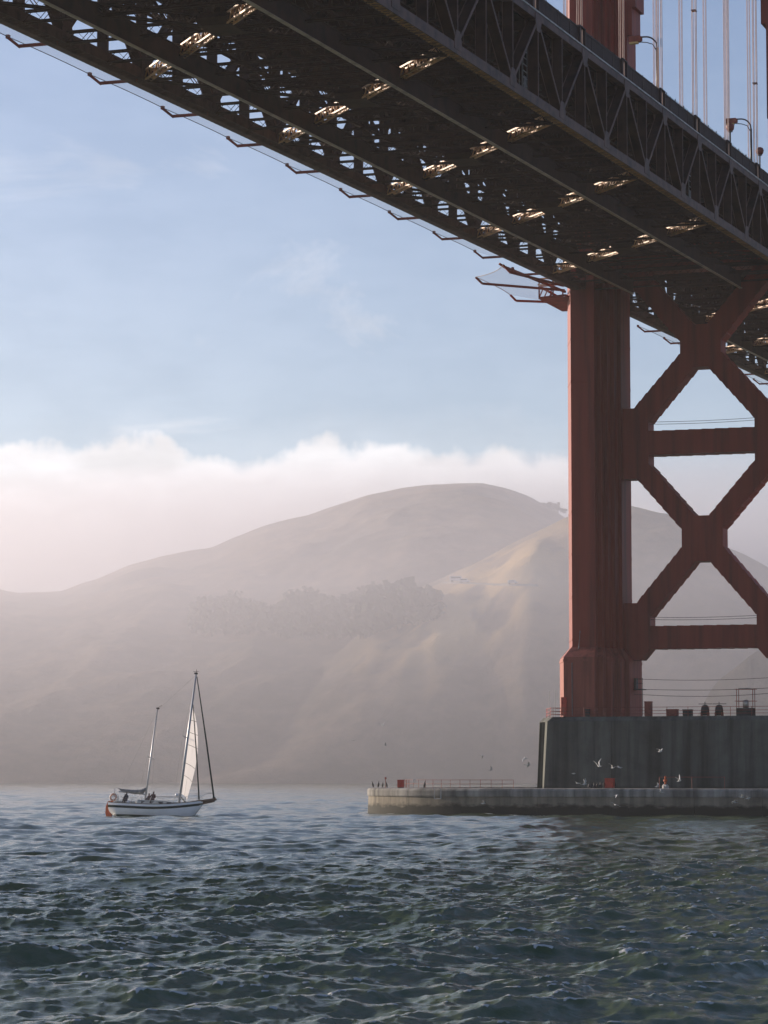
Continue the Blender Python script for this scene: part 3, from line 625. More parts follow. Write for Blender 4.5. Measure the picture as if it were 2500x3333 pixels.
def toothed(a, b, step=1.15, amp=0.10):
    """plate edge whose cover plates overlap, giving a slightly saw toothed outline"""
    a, b = np.array(a), np.array(b); d = b-a; ln = np.linalg.norm(d); d /= ln; n = np.array([d[1], -d[0]]); k = max(2, int(ln/step)); out = []
    for i in range(k): out += [tuple(a+d*ln*i/k), tuple(a+d*ln*(i+0.92)/k+n*amp)]
    return out+[tuple(b)]
def frame(zlo, zhi, cz0, cz1, az0, az1, hi, lo):
    """one X: centre plate and four arms. hi/lo = ((x inner, z), (x outer, z)) where the arms end on the leg gussets"""
    cp = [(-0.96, az0), (0.96, az0), (2.65, cz0), (2.65, cz1), (0.96, az1), (-0.96, az1), (-2.65, cz1), (-2.65, cz0)]
    c = MB().prism_xz(cp, -YD-0.02, YD+0.02).build('brace_centre', 'orange', tower)
    for s in (-1, 1):
        for up_ in (0, 1):
            (xi, zi), (xo, zo) = hi if up_ else lo; z1, z2 = (az1, cz1) if up_ else (az0, cz0)
            e1 = toothed((0.96, z1), (xi, zi)) if not up_ else toothed((xi, zi), (0.96, z1))[::-1]
            e2 = toothed((xo, zo), (2.65, z2)) if not up_ else toothed((2.65, z2), (xo, zo))[::-1]
            poly = e1+e2 if not up_ else e1+e2
            poly = [(x*s, z) for x, z in poly]
            if (s < 0) != bool(up_): poly = poly[::-1]
            MB().prism_xz(poly, -YD, YD).build('brace_arm', 'orange', tower)
frame(0, 0, 33.7, 36.05, 31.9, 37.7, ((6.9, 44.5), (8.44, 42.67)), ((6.9, 25.05), (8.6, 26.74)))
frame(0, 0, 58.5, 60.1, 56.7, 62.2, ((6.9, 69.0), (8.6, 67.2)), ((6.9, 49.95), (8.75, 51.74)))
for s in (-1, 1):
    for poly in ([(8.44, 42.67), (6.9, 44.5), (6.9, 49.95), (8.75, 51.74), (12.0, 51.74), (12.0, 42.67)], [(8.6, 26.74), (6.9, 25.05), (6.9, 20.88), (8.1, 19.5), (12.0, 19.5), (12.0, 26.74)], [(8.6, 67.2), (6.9, 69.0), (6.9, 73), (12.0, 73), (12.0, 67.2)]):
        p = [(x*s, z) for x, z in poly]; MB().prism_xz(p if s < 0 else p[::-1], -YD-0.025, YD+0.025).build('gusset', 'orange', tower)
for z0, z1 in ((45.69, 48.72), (20.9, 23.75), (69.4, 72.6)):
    poly = toothed((-6.9, z0), (6.9, z0), 1.6, 0.06)+toothed((6.9, z1), (-6.9, z1), 1.6, 0.06); MB().prism_xz(poly[::-1], -YD+0.01, YD-0.01).build('strut', 'orange', tower)
for z, sag in ((50.1, 0.25), (49.8, 0.25), (25.1, 0.3), (24.8, 0.3), (17.2, 0.35), (15.9, 0.3), (15.3, 0.5)):
    MB().tube([(-10.5+21*t, -0.9, z-sag*4*t*(1-t)) for t in np.linspace(0, 1, 9)], 0.03, 4).build('cable', 'dark', tower)
MB().tube([(-14.6, -10.6, 12.3), (-14.6, -10.6, 18.8), (-14.3, -8.5, 20.9), (-14.2, -8.2, 23)], 0.05, 5).build('conduit', 'grey', tower)
MB().box(-16.0, -15.3, -10.72, -10.5, 12.3, 14.6).build('leg_door', 'red', tower)
pl = MB().box(-9.6, -7.9, -1.2, 0.4, 15.7, 15.82).box(-9.5, -8.9, -1.0, 0.2, 15.82, 17.2).build('leg_balcony', 'dark', tower)
m = MB()
for x in (-8.7, -8.0): m.bar((x, -1.15, 15.8), (x, -1.15, 17.2), 0.06, 0.06)
m.bar((-9.5, -1.15, 17.1), (-7.95, -1.15, 17.1), 0.05, 0.05).bar((-9.5, -1.15, 16.5), (-7.95, -1.15, 16.5), 0.05, 0.05).bar((-8.0, -1.15, 12.4), (-8.0, -1.15, 15.8), 0.07, 0.07); m.build('balcony_rail', 'dark', pl)

# ------------------------------------------------------------------ main cables with suspender ropes
def cable_z(y):
    if y < 0: s = -y/343.0; return 227-147*s-4*13*s*(1-s)
    return 84+143*((y-640)/640.0)**2
for sx, lab in ((-13.72, 'far main cable with pairs of pale suspender ropes behind the railing'), (13.72, 'near main cable with pairs of pale vertical suspender ropes above the railing')):
    mc = thing('main_cable', lab, 'bridge cable', (sx, 0, 0), 'main cables')
    MB().tube([(0, y, cable_z(y)) for y in np.concatenate([np.linspace(-330, 0, 24), np.linspace(12, 250, 16)])], 0.46, 10).build('cable_strand', 'orange', mc, smooth=True)
    for k in KS:
        y = NODE0+HP+PAN*k
        if abs(y) < 5 or y > 240: continue
        m = MB(); z0, z1 = zb(y)+7.3, cable_z(y)
        for dx in (-0.18, 0.18):
            for dy in (-0.28, 0.28): m.tube([(dx, y+dy, z0), (dx, y+dy, z1)], 0.042, 6)
        m.box(-0.26, 0.26, y-0.36, y+0.36, z0+9.5+(k % 3)*2, z0+9.62+(k % 3)*2) if k % 2 == 0 else None
        m.build('suspender', 'rope', mc)

# ------------------------------------------------------------------ lamps on the deck
def lamp(y, h, label):
    z = zb(y)+TT+0.36; t = thing('street_lamp', label, 'street lamp', (13.2, y, z), 'lamps along the sidewalk')
    MB().tube([(0, 0, -0.2), (0, 0, h-1.4)], [0.17, 0.12], 10).build('pole', 'dark', t, smooth=True)
    arc = [(-1.25+1.25*math.cos(a), 0, h-1.4+1.25*math.sin(a)) for a in np.linspace(0, 1.45, 8)]
    MB().tube(arc+[(-1.9, 0, h-0.12)], 0.085, 8).build('arm', 'dark', t, smooth=True); MB().tube([(-0.05, 0, h-1.75), (-0.45, 0, h-1.0), (-1.1, 0, h-0.75), (-1.8, 0, h-0.65)], 0.05, 6).build('brace', 'dark', t)
    hd = MB().box(-2.95, -1.75, -0.28, 0.28, h-0.62, h-0.02).box(-1.78, -1.6, -0.18, 0.18, h-0.55, h-0.1).build('lamp_head', 'orange_base', t); MB().box(-2.92, -2.0, -0.25, 0.25, h-0.80, h-0.622).build('lens', 'lampglass', hd)
lamp(-75.0, 7.7, 'tall curved street lamp standing on the bridge clear of the tower, left of the pair')
lamp(-30.4, 7.3, 'tall curved street lamp on the bridge at the right edge of the photo')
for y, lab in ((-42.3, 'short lamp with round head on the bridge between the two curved lamps'), (-26.6, 'short lamp with round head on the bridge right of the curved lamps')):
    z = zb(y)+TT+0.36; t = thing('post_lamp', lab, 'lamp', (13.4, y, z), 'short lamps on the bridge')
    MB().tube([(0, 0, -0.1), (0, 0, 3.4)], 0.09, 8).build('pole', 'dark', t); MB().lathe([(0.1, 3.35), (0.42, 3.6), (0.5, 3.95), (0.36, 4.25), (0.1, 4.35)], n=12).build('lamp_head', 'rust', t, smooth=True); MB().lathe([(0.05, 3.3), (0.3, 3.36), (0.32, 3.42), (0.1, 3.44)], n=10).build('lens', 'grey', t)

# ------------------------------------------------------------------ pier and fender
pier = thing('tower_pier', 'massive dark streaked concrete pier carrying the orange tower legs', 'pier')
def pier_plan(o): return [(-17.0-o, -13.0-o), (-20.0-o, -6.5), (-20.0-o, 6.5), (-17.0-o, 13.0+o), (17.0+o, 13.0+o), (20.0+o, 6.5), (20.0+o, -6.5), (17.0+o, -13.0-o)]
pr = lambda o, z: [(x, y, z) for x, y in pier_plan(o)]
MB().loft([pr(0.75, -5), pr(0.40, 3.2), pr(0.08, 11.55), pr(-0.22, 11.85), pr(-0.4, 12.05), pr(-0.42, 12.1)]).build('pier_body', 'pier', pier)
m = MB(); m.hexa([(-17.45, -13.62, 3.0), (-8.9, -13.62, 3.0), (-8.9, -13.0, 3.0), (-17.45, -13.0, 3.0), (-17.05, -13.22, 11.5), (-8.9, -13.22, 11.5), (-8.9, -12.6, 11.5), (-17.05, -12.6, 11.5)]); m.build('concrete_lift', 'pier', pier)
for i, o in enumerate((0.10, 0.16)):
    a, b = (-17.6, -11.6), (-19.3, -7.9); t = 0.25+0.5*i; q = np.array(a)*(1-t)+np.array(b)*t
    MB().hexa([(q[0]-0.75, q[1]-0.5, 2.5), (q[0]-0.2, q[1]-0.3, 2.5), (q[0]-0.3, q[1]+0.3, 2.5), (q[0]-0.9, q[1]+0.1, 2.5), (q[0]-0.34, q[1]-0.4, 11.5), (q[0]+0.1, q[1]-0.2, 11.5), (q[0], q[1]+0.3, 11.5), (q[0]-0.5, q[1]+0.1, 11.5)]).build('corner_rib', 'pier', pier)
def railing(parent, path, z, h, spacing, mat, rails=(1.0, 0.55), r=0.035, pr_=0.04):
    rt = None; path = [np.array(p, float) for p in path]
    for n_, f in enumerate(rails):
        o = MB().tube([(p[0], p[1], z+h*f) for p in path], r, 5).build('railing' if n_ == 0 else 'mid_rail', mat, parent if n_ == 0 else rt)
        rt = rt or o
    pm = MB().tube([(0, 0, 0), (0, 0, h*1.04)], pr_, 5).mesh('post', MT[mat])
    seg = [np.linalg.norm(b-a) for a, b in zip(path, path[1:])]; tot = sum(seg); n = int(tot/spacing)
    for i in range(n+1):
        s = tot*i/n; j = 0
        while j < len(seg)-1 and s > seg[j]: s -= seg[j]; j += 1
        p = path[j]+(path[j+1]-path[j])*min(1, s/seg[j]); inst('post', pm, rt, (p[0], p[1], z))
    return rt
railing(pier, [(-16.3, -6.0), (-17.0, -12.2), (16.5, -12.4)], 12.08, 1.15, 2.6, 'rust', (1.0, 0.62, 0.3), 0.03, 0.035)
railing(pier, [(-19.3, -6.0), (-16.9, -12.25)], 12.08, 1.15, 2.0, 'red', (1.0, 0.62, 0.3), 0.03, 0.04)
for x, h in ((-17.2, 3.2), (-16.4, 3.4)): MB().tube([(x, -12.0, 12.1), (x+0.05, -12.0, 12.1+h)], 0.025, 4).build('antenna', 'grey', pier)

FA, FB, FN = 43.6, 23.4, 2.6
def fpt(t, o=0.0):
    c, s = math.cos(t), math.sin(t); return (math.copysign(abs(c)**(2/FN), c)*(FA+o), math.copysign(abs(s)**(2/FN), s)*(FB+o))
fender = thing('pier_fender', 'long low concrete fender wall ringing the pier at the waterline', 'fender')
def fender_seg(t0, t1, first):
    n = max(3, int(abs(t1-t0)/0.03)); ts = np.linspace(t0, t1, n); g = 0.0004
    ts[0] += g; ts[-1] -= g
    prof_ = [(0.35, -4), (0.10, 0.2), (0.0, 2.2), (-0.02, 2.24), (-6.0, 2.24), (-6.0, -4)]
    rings = [[(*fpt(t, o), z) for o, z in prof_] for t in ts]; w = MB().loft(rings).build('wall_segment', 'fender', fender)
    prof2 = [(0.10, 2.25), (0.14, 2.4), (0.14, 3.0), (0.0, 3.22), (-0.35, 3.30), (-6.2, 3.30), (-6.2, 2.25)]
    MB().loft([[(*fpt(t, o), z) for o, z in prof2] for t in ts]).build('coping', 'coping', w)
cuts_px = [1324, 1505, 1750, 1986, 2260, 2480, 2700]
cuts = []
for px in cuts_px:
    best = min(np.linspace(math.pi*1.0, math.pi*1.95, 1500), key=lambda t: abs(px-(1250+FPX*((np.array([*fpt(t), 2.])-CAM)@RT)/((np.array([*fpt(t), 2.])-CAM)@FW2)))); cuts.append(best)
cuts = [math.pi*0.93, math.pi*1.02]+[c for c in cuts if c > math.pi*1.03]
cuts = sorted(cuts)+list(np.linspace(max(cuts)+0.12, math.pi*2.9, 14)); cuts = sorted(set(cuts)); cuts[-1] = cuts[0]+2*math.pi
for i, (a, b) in enumerate(zip(cuts, cuts[1:])): fender_seg(a, b, i)
pth = [fpt(t, -4.6) for t in np.linspace(math.pi*1.03, math.pi*1.36, 14)]
railing(fender, pth, 3.3, 1.0, 1.55, 'rust', (1.0, 0.5), 0.028, 0.032)
railing(fender, [(-1, -20.5), (7, -20.6)], 3.3, 1.35, 4.0, 'rust', (1.0,), 0.03, 0.03)
# chute ladder and pipes on the wall
p = aty(1432, 2590, -19.5); t0 = min(np.linspace(math.pi, math.pi*1.5, 600), key=lambda t: abs(1432-(1250+FPX*((np.array([*fpt(t), 2.])-CAM)@RT)/((np.array([*fpt(t), 2.])-CAM)@FW2))))
q = np.array(fpt(t0, 0.3)); tn = np.array(fpt(t0+0.01, 0.3))-q; tn /= np.linalg.norm(tn)
MB().bar((*(q-tn*0.5), 3.3), (*(q-tn*0.5), 2.0), 0.09, 0.09).bar((*(q+tn*0.5), 3.3), (*(q+tn*0.5), 2.0), 0.09, 0.09).bar((*(q-tn*0.5), 2.0), (*(q+tn*0.5), 2.0), 0.09, 0.09).build('wall_bracket', 'curb', fender)

# things standing on the pier and on the fender
def bx_thing(name, label, cat, loc, w, d, h, mat, lidmat=None, group=None):
    t = thing(name, label, cat, loc, group)
    b = MB().box(-w/2, w/2, -d/2, d/2, 0.06, h).build('body', mat, t)
    MB().box(-w/2-0.04, w/2+0.04, -d/2-0.04, d/2+0.04, h, h+0.07).build('lid', lidmat or mat, t)
    MB().box(-w*0.42, -w*0.02, -d/2-0.02, -d/2+0.0, 0.15, h*0.92).box(w*0.02, w*0.42, -d/2-0.02, -d/2+0.0, 0.15, h*0.92).build('door', mat, b)
    MB().box(-w/2+0.05, w/2-0.05, -d/2+0.05, d/2-0.05, 0, 0.06).build('plinth', 'dark', t); return t
on_pier = lambda px: (aty(px, 2330, -11.0)[0], -11.0, 12.1)
bx_thing('equipment_cabinet', 'tall dark cabinet on the pier just right of the left leg', 'cabinet', on_pier(2111), 0.85, 0.8, 1.8, 'rust')
bx_thing('equipment_box', 'low brown box on the pier, next right of the tall cabinet', 'box', on_pier(2189), 1.4, 0.8, 0.82, 'rust')
bx_thing('equipment_box', 'small dark box on the pier, between brown box and round tanks', 'box', on_pier(2239), 1.15, 0.7, 0.78, 'dark')
for px, lab in ((2295, 'left one of two round dark tanks on the pier'), (2341, 'right one of two round dark tanks on the pier')):
    t = thing('round_tank', lab, 'tank', on_pier(px), 'round tanks on the pier')
    MB().loft([[(-0.5+1.0*u, 0.66*math.sqrt(max(0.02, 1-(2*u-1)**4))*math.cos(a), 0.72+0.66*math.sqrt(max(0.02, 1-(2*u-1)**4))*math.sin(a)) for a in np.linspace(0, 2*math.pi, 16, endpoint=False)] for u in np.linspace(0, 1, 8)]).build('drum', 'dark', t, smooth=True)
    MB().box(-0.45, -0.35, -0.5, 0.5, 0, 0.5).box(0.35, 0.45, -0.5, 0.5, 0, 0.5).build('cradle', 'rust', t); MB().tube([(0, 0, 1.3), (0, 0, 1.75)], 0.05, 5).tube([(-0.8, 0, 1.5), (0.9, 0, 1.5)], 0.04, 5).build('pipework', 'dark', t)
t = thing('hoist_frame', 'open steel frame over a shiny tank on a dark base on the pier', 'hoist', on_pier(2428))
MB().box(-1.05, 1.05, -0.7, 0.7, 0, 0.95).build('base_box', 'dark', t); m = MB()
for x in (-1.0, 1.0):
    for y in (-0.6, 0.6): m.bar((x, y, 0), (x, y, 3.3), 0.07, 0.07)
for z in (1.8, 3.25):
    for y in (-0.6, 0.6): m.bar((-1.25, y, z), (1.3, y, z), 0.06, 0.06)
    for x in (-1.0, 1.0): m.bar((x, -0.6, z), (x, 0.6, z), 0.06, 0.06)
m.build('frame', 'rust', t); MB().lathe([(0.05, 0.96), (0.36, 0.96), (0.36, 1.85), (0.2, 1.95), (0.05, 1.95)], n=14).build('tank', 'tanksteel', t, smooth=True); MB().box(-0.8, 0.6, -0.5, 0.5, 3.3, 3.38).build('roof_sheet', 'grey', t)
bx_thing('cable_reel', 'small dark valve box by the left leg on the pier', 'box', on_pier(1913), 0.5, 0.5, 0.9, 'dark')
def on_fender(px, y): return (aty(px, 2566, y)[0], y, 3.3)
bx_thing('utility_box', 'red box at the left end of the fender behind the railing', 'box', on_fender(1305, -12.0), 0.75, 0.6, 0.95, 'red')
bx_thing('utility_box', 'bright red box on the fender in front of the dark pier', 'box', on_fender(1985, -21.0), 1.05, 0.7, 1.15, 'red')
t = thing('marker_beacon', 'orange beacon on a pale footing on the fender, right of the red box', 'beacon', on_fender(2166, -21.0))
MB().lathe([(0.05, 0), (0.4, 0), (0.42, 0.3), (0.25, 0.5), (0.05, 0.5)], n=10).build('footing', 'curb', t); MB().lathe([(0.05, 0.5), (0.12, 0.5), (0.12, 0.8), (0.24, 0.85), (0.24, 1.05), (0.1, 1.1), (0.13, 1.4), (0.03, 1.5)], n=10).build('lantern', 'buoy', t)
t = thing('marker_post', 'thin red post with a round top at the tip of the fender', 'post', on_fender(1255, -8.0))
MB().tube([(0, 0, 0), (0, 0, 1.1)], 0.05, 6).build('pole', 'rust', t); MB().lathe([(0.02, 1.05), (0.14, 1.12), (0.14, 1.3), (0.02, 1.36)], n=8).build('lantern', 'rust', t)

# ------------------------------------------------------------------ sailing boat
boat = thing('sailing_boat', 'white two masted sailing boat with dark green stripe and one white sail set', 'sailboat')
B0 = atz(505, 2660, 0.0)
hd = math.atan2(*(RT*math.cos(R(24))-FW*math.sin(R(24)))[[1, 0]])
boat.matrix_world = Matrix.Translation((B0[0], B0[1], -0.05)) @ Matrix.Scale(1.05, 4) @ Matrix.Rotation(hd, 4, 'Z') @ Matrix.Rotation(R(2.0), 4, 'Y') @ Matrix.Rotation(R(-11.5), 4, 'X')
XS = np.linspace(-5.55, 5.75, 27)
def hb(x): u = (x+5.55)/11.3; return 1.78*(math.sin(math.pi*min(1, (u*0.82+0.18)))**0.72) if u < 0.97 else max(0.06, 1.78*math.sin(math.pi*min(1, u*0.82+0.18))**0.72)
def sheer(x): u = (x+5.55)/11.3; return 1.22+0.30*(2*(0.42-u))**2*0.6+max(0, u-0.42)**2*2.15
def keel(x): u = (x+5.55)/11.3; return -0.75 if 0.12 < u < 0.80 else (-0.75+(0.12-u)/0.12*0.95 if u < 0.12 else -0.75+(u-0.80)/0.10*0.75 if u < 0.90 else (u-0.90)/0.10*1.72)
def section(x, t0=0.0, t1=1.0, n=10, off=0.0):
    """half section: t=0 keel, t=1 sheer"""
    out = []
    for t in np.linspace(t0, t1, n):
        z = keel(x)+(sheer(x)-keel(x))*t; w = hb(x)*(1-(1-t)**2.3)**0.6 if t > 0 else 0.0; out.append((x, w+off, z))
    return out
def hull_part(name, mat, parent, t0, t1, off=0.0, n=10, x0=-5.55, x1=5.75, smooth=True):
    xs = [x for x in XS if x0-1e-6 <= x <= x1+1e-6]; m = MB()
    for s in (-1, 1): m.loft([[(a, b*s, c) for a, b, c in section(x, t0, t1, n, off)] for x in xs], close=False)
    if t0 == 0 and name == 'hull':
        st = section(xs[0]); m.add([(a, b, c) for a, b, c in st]+[(a, -b, c) for a, b, c in st[::-1]], [tuple(range(2*len(st)))])
    return m.build(name, mat, parent, smooth=smooth)
hull = hull_part('hull', 'white', boat, 0, 1.0)
tz = lambda z, x: (z-keel(x))/(sheer(x)-keel(x))
def band(name, mat, d0, d1, off, parent):
    m = MB()
    for s in (-1, 1):
        rows = []
        for x in XS:
            t0, t1 = tz(d0(x), x), tz(d1(x), x); rows.append([(a, (b)*s, c) for a, b, c in section(x, max(0.02, t0), max(0.03, t1), 5, off)])
        m.loft(rows, close=False)
    return m.build(name, mat, parent, smooth=True)
band('stripe', 'green', lambda x: sheer(x)-0.58, lambda x: sheer(x)-0.32, 0.02, hull)
band('boot_top', 'green', lambda x: -0.6, lambda x: 0.0, 0.012, hull)
band('toe_rail', 'teak', lambda x: sheer(x)-0.07, lambda x: sheer(x)+0.0, 0.03, hull)
m = MB(); m.loft([[(x, w, sheer(x)-0.04) for w in np.linspace(-hb(x), hb(x), 5)] for x in XS], close=False).build('deck', 'deckcream', boat)
MB().bar((4.4, 0, sheer(4.4)+0.08), (7.25, 0, 2.35), 0.36, 0.20).bar((5.3, 0, sheer(5.3)-0.30), (7.1, 0, 2.22), 0.14, 0.30).build('bowsprit', 'teak', boat)
cab = MB().loft([[(x, -w, z0), (x, -w*0.9, z1), (x, 0, z1+0.1), (x, w*0.9, z1), (x, w, z0)] for x, w, z0, z1 in ((-2.0, 0.95, 1.1, 1.80), (0.4, 1.15, 1.1, 1.76), (2.7, 0.85, 1.25, 1.72), (3.4, 0.6, 1.35, 1.68))]).build('cabin', 'deckcream', boat)
for s in (-1, 1):
    for x in (-1.2, -0.1, 1.0, 2.0): w = 1.12-abs(x-0.4)*0.09; MB().box(x-0.28, x+0.28, s*w*0.955-0.02, s*w*0.955+0.02, 1.42, 1.62).build('window', 'window', cab)
MB().box(-4.6, -2.2, -1.0, -0.7, 1.1, 1.55).box(-4.6, -2.2, 0.7, 1.0, 1.1, 1.55).box(-4.8, -4.6, -1.0, 1.0, 1.1, 1.55).build('cockpit_coaming', 'deckcream', boat)
def mast(x, h, r, zt): return MB().tube([(x, 0, 1.0), (x, 0, h*0.55), (x, 0, h)], [r, r*0.95, r*0.6], 10).build('mast', 'alu', boat, smooth=True)
MX, MH, ZX, ZH = 2.75, 16.5, -1.55, 12.4
mm, mz = mast(MX, MH, 0.15, 0), mast(ZX, ZH, 0.105, 0)
for o, x, z, w in ((mm, MX, 9.0, 1.25), (mz, ZX, 6.6, 0.8)):
    MB().bar((x, -w, z+0.1), (x, w, z+0.1), 0.09, 0.06).build('spreader', 'alu', o)
MB().tube([(MX, 0, MH), (MX, 0, MH+0.45)], 0.03, 4).bar((MX-0.4, 0, MH+0.2), (MX+0.3, 0, MH+0.2), 0.04, 0.04).box(MX-0.2, MX+0.14, -0.12, 0.12, MH-0.1, MH+0.06).build('masthead', 'dark', mm)
MB().tube([(ZX, 0, ZH), (ZX+0.5, 0, ZH+0.35)], 0.02, 4).box(ZX-0.1, ZX+0.2, -0.1, 0.1, ZH-0.12, ZH+0.04).build('masthead', 'dark', mz)
m = MB()
for x, h, w in ((MX, MH-0.3, 1.25), (ZX, ZH-0.2, 0.8)):
    zsp = 9.1 if x > 0 else 6.7
    for s in (-1, 1): m.tube([(x-0.1, s*hb(x)*0.93, sheer(x)), (x, s*w, zsp), (x, 0, h)], 0.012, 4)
m.tube([(ZX, 0, ZH-0.2), (-5.5, 0, 1.5)], 0.010, 4).tube([(MX, 0, MH-0.2), (ZX, 0, ZH-0.3)], 0.010, 4); m.build('shrouds', 'grey', boat)
MB().tube([(7.0, 0, 2.4), (6.92, 0, 2.7), (5.1, 0, 8.9), (MX+0.15, 0, MH-0.4)], [0.06, 0.105, 0.095, 0.05], 8).lathe([(0.02, 0), (0.17, 0), (0.17, 0.22), (0.02, 0.22)], (7.0, 0, 2.36), 10).build('furled_jib', 'green', boat)
MB().tube([(5.2, 0, sheer(5.2)), (5.14, 0, 2.4), (4.1, 0, 7.4), (MX+0.12, 0, 12.9)], [0.05, 0.085, 0.075, 0.045], 8).build('furled_staysail', 'green', boat)
# boom swung out to port and the sail set on it
bd = np.array([math.cos(R(113)), math.sin(R(113)), 0]); bd = np.array([math.sin(R(-19)), math.cos(R(-19)), 0])
MB().tube([(MX, 0.1, 2.55), tuple(np.array([MX, 0.1, 2.55])+bd*4.7)], 0.085, 8).build('main_boom', 'alu', boat)
MB().tube([(MX-0.2, 0.0, 2.45), (ZX+0.2, 0.05, 2.3)], 0.035, 5).build('boom_tackle', 'dark', boat)
rows = []
for u in np.linspace(0, 1, 15):
    z = 2.85+u*9.7; ch = 4.5*(1-u)**0.9+0.10; tw = R(-19+48*u**1.25); dr = np.array([math.sin(tw), math.cos(tw), 0])
    pn = np.array([math.cos(tw), -math.sin(tw), 0]); row = []
    for v in np.linspace(0, 1, 9): row.append(np.array([MX+0.02, 0.12, z])+dr*ch*v+pn*(0.05*ch*math.sin(math.pi*v**0.8))+np.array([0, 0, -0.10*v*(1-u)]))
    rows.append(row)
sail = MB().loft(rows, close=False).build('mainsail', 'sail', boat, smooth=True)
for i in (3, 5, 8, 10, 12): MB().tube([q+np.array([0.0, -0.02, 0.0]) for q in rows[i]], 0.028, 4).build('batten', 'grey', sail)
# mizzen boom with its furled sail
MB().tube([(ZX, 0, 2.55), (-5.0, 0, 2.75)], 0.07, 8).build('mizzen_boom', 'alu', boat)
MB().tube([(ZX-0.05, 0, 3.25), (ZX-0.5, 0.02, 2.85), (-3.0, -0.03, 2.78), (-4.0, 0.02, 2.86), (-4.75, 0, 2.95), (-5.1, 0, 3.1)], [0.10, 0.28, 0.25, 0.20, 0.14, 0.05], 9).build('furled_mizzen', 'canvas', boat, smooth=True)
# rails, stern gear
rl = None
for s in (-1, 1):
    for dz in (0.62, 0.33):
        o = MB().tube([(x, s*hb(x)*0.96, sheer(x)+dz) for x in np.linspace(-5.4, 5.6, 14)], 0.012, 4).build('lifeline', 'grey', boat)
sm = MB().tube([(0, 0, -0.05), (0, 0, 0.64)], 0.022, 5).mesh('stanchion', MT['grey'])
for s in (-1, 1):
    for x in np.linspace(-4.8, 5.2, 9): inst('stanchion', sm, boat, (x, s*hb(x)*0.96, sheer(x)))
MB().tube([(-5.4, -0.9, 1.3), (-5.45, -0.9, 2.2), (-5.45, 0.9, 2.2), (-5.4, 0.9, 1.3)], 0.03, 5).tube([(-4.4, -1.1, 1.3), (-4.4, -1.1, 2.15), (-5.45, -0.9, 2.15)], 0.03, 5).tube([(-5.45, 0, 2.2), (-5.65, 0, 3.1), (-5.3, 0, 3.2)], 0.03, 5).build('stern_rail', 'grey', boat)
MB().tube([(6.9, 0, 3.0), (5.9, -0.3, 3.0), (5.0, -0.7, sheer(5)+0.75)], 0.02, 5).tube([(6.9, 0, 3.0), (5.9, 0.3, 3.0), (5.0, 0.7, sheer(5)+0.75)], 0.02, 5).tube([(6.9, 0, 3.0), (6.8, 0, 2.3)], 0.02, 5).build('bow_rail', 'grey', boat)
MB().loft([[(-5.62, -0.16, 1.65), (-5.62, 0.16, 1.65), (-6.15, 0.12, 1.6), (-6.15, -0.12, 1.6)], [(-5.6, -0.16, 1.0), (-5.6, 0.16, 1.0), (-6.35, 0.13, 1.0), (-6.35, -0.13, 1.0)], [(-5.55, -0.14, 0.2), (-5.55, 0.14, 0.2), (-6.3, 0.10, 0.2), (-6.3, -0.10, 0.2)], [(-5.4, -0.1, -0.4), (-5.4, 0.1, -0.4), (-5.95, 0.08, -0.4), (-5.95, -0.08, -0.4)]]).build('rudder', 'buoy', boat)
m = MB(); rings = []
for a in np.linspace(0, 2*math.pi, 17)[:-1]:
    c = np.array([0.36*math.cos(a), 0, 0.36*math.sin(a)]); e = c/0.36
    rings.append([c+0.10*(e*math.cos(b)+np.array([0, 1, 0])*math.sin(b)) for b in np.linspace(0, 2*math.pi, 8, endpoint=False)])
m.loft(rings+[rings[0]], caps=False); m.build('life_ring', 'ring', boat, (-5.0, -1.08, 1.9), smooth=True)
MB().lathe([(0.02, 0), (0.14, 0.02), (0.17, 0.2), (0.12, 0.34), (0.02, 0.36)], (-2.9, -1.35, 1.2), 10).build('fender_buoy', 'white', boat, smooth=True)
MB().lathe([(0.02, -0.2), (0.2, -0.1), (0.22, 0.12), (0.02, 0.22)], (MX-0.35, -0.1, 2.6), 10).build('sail_bag', 'white', boat, smooth=True)
bpy.context.view_layer.update()

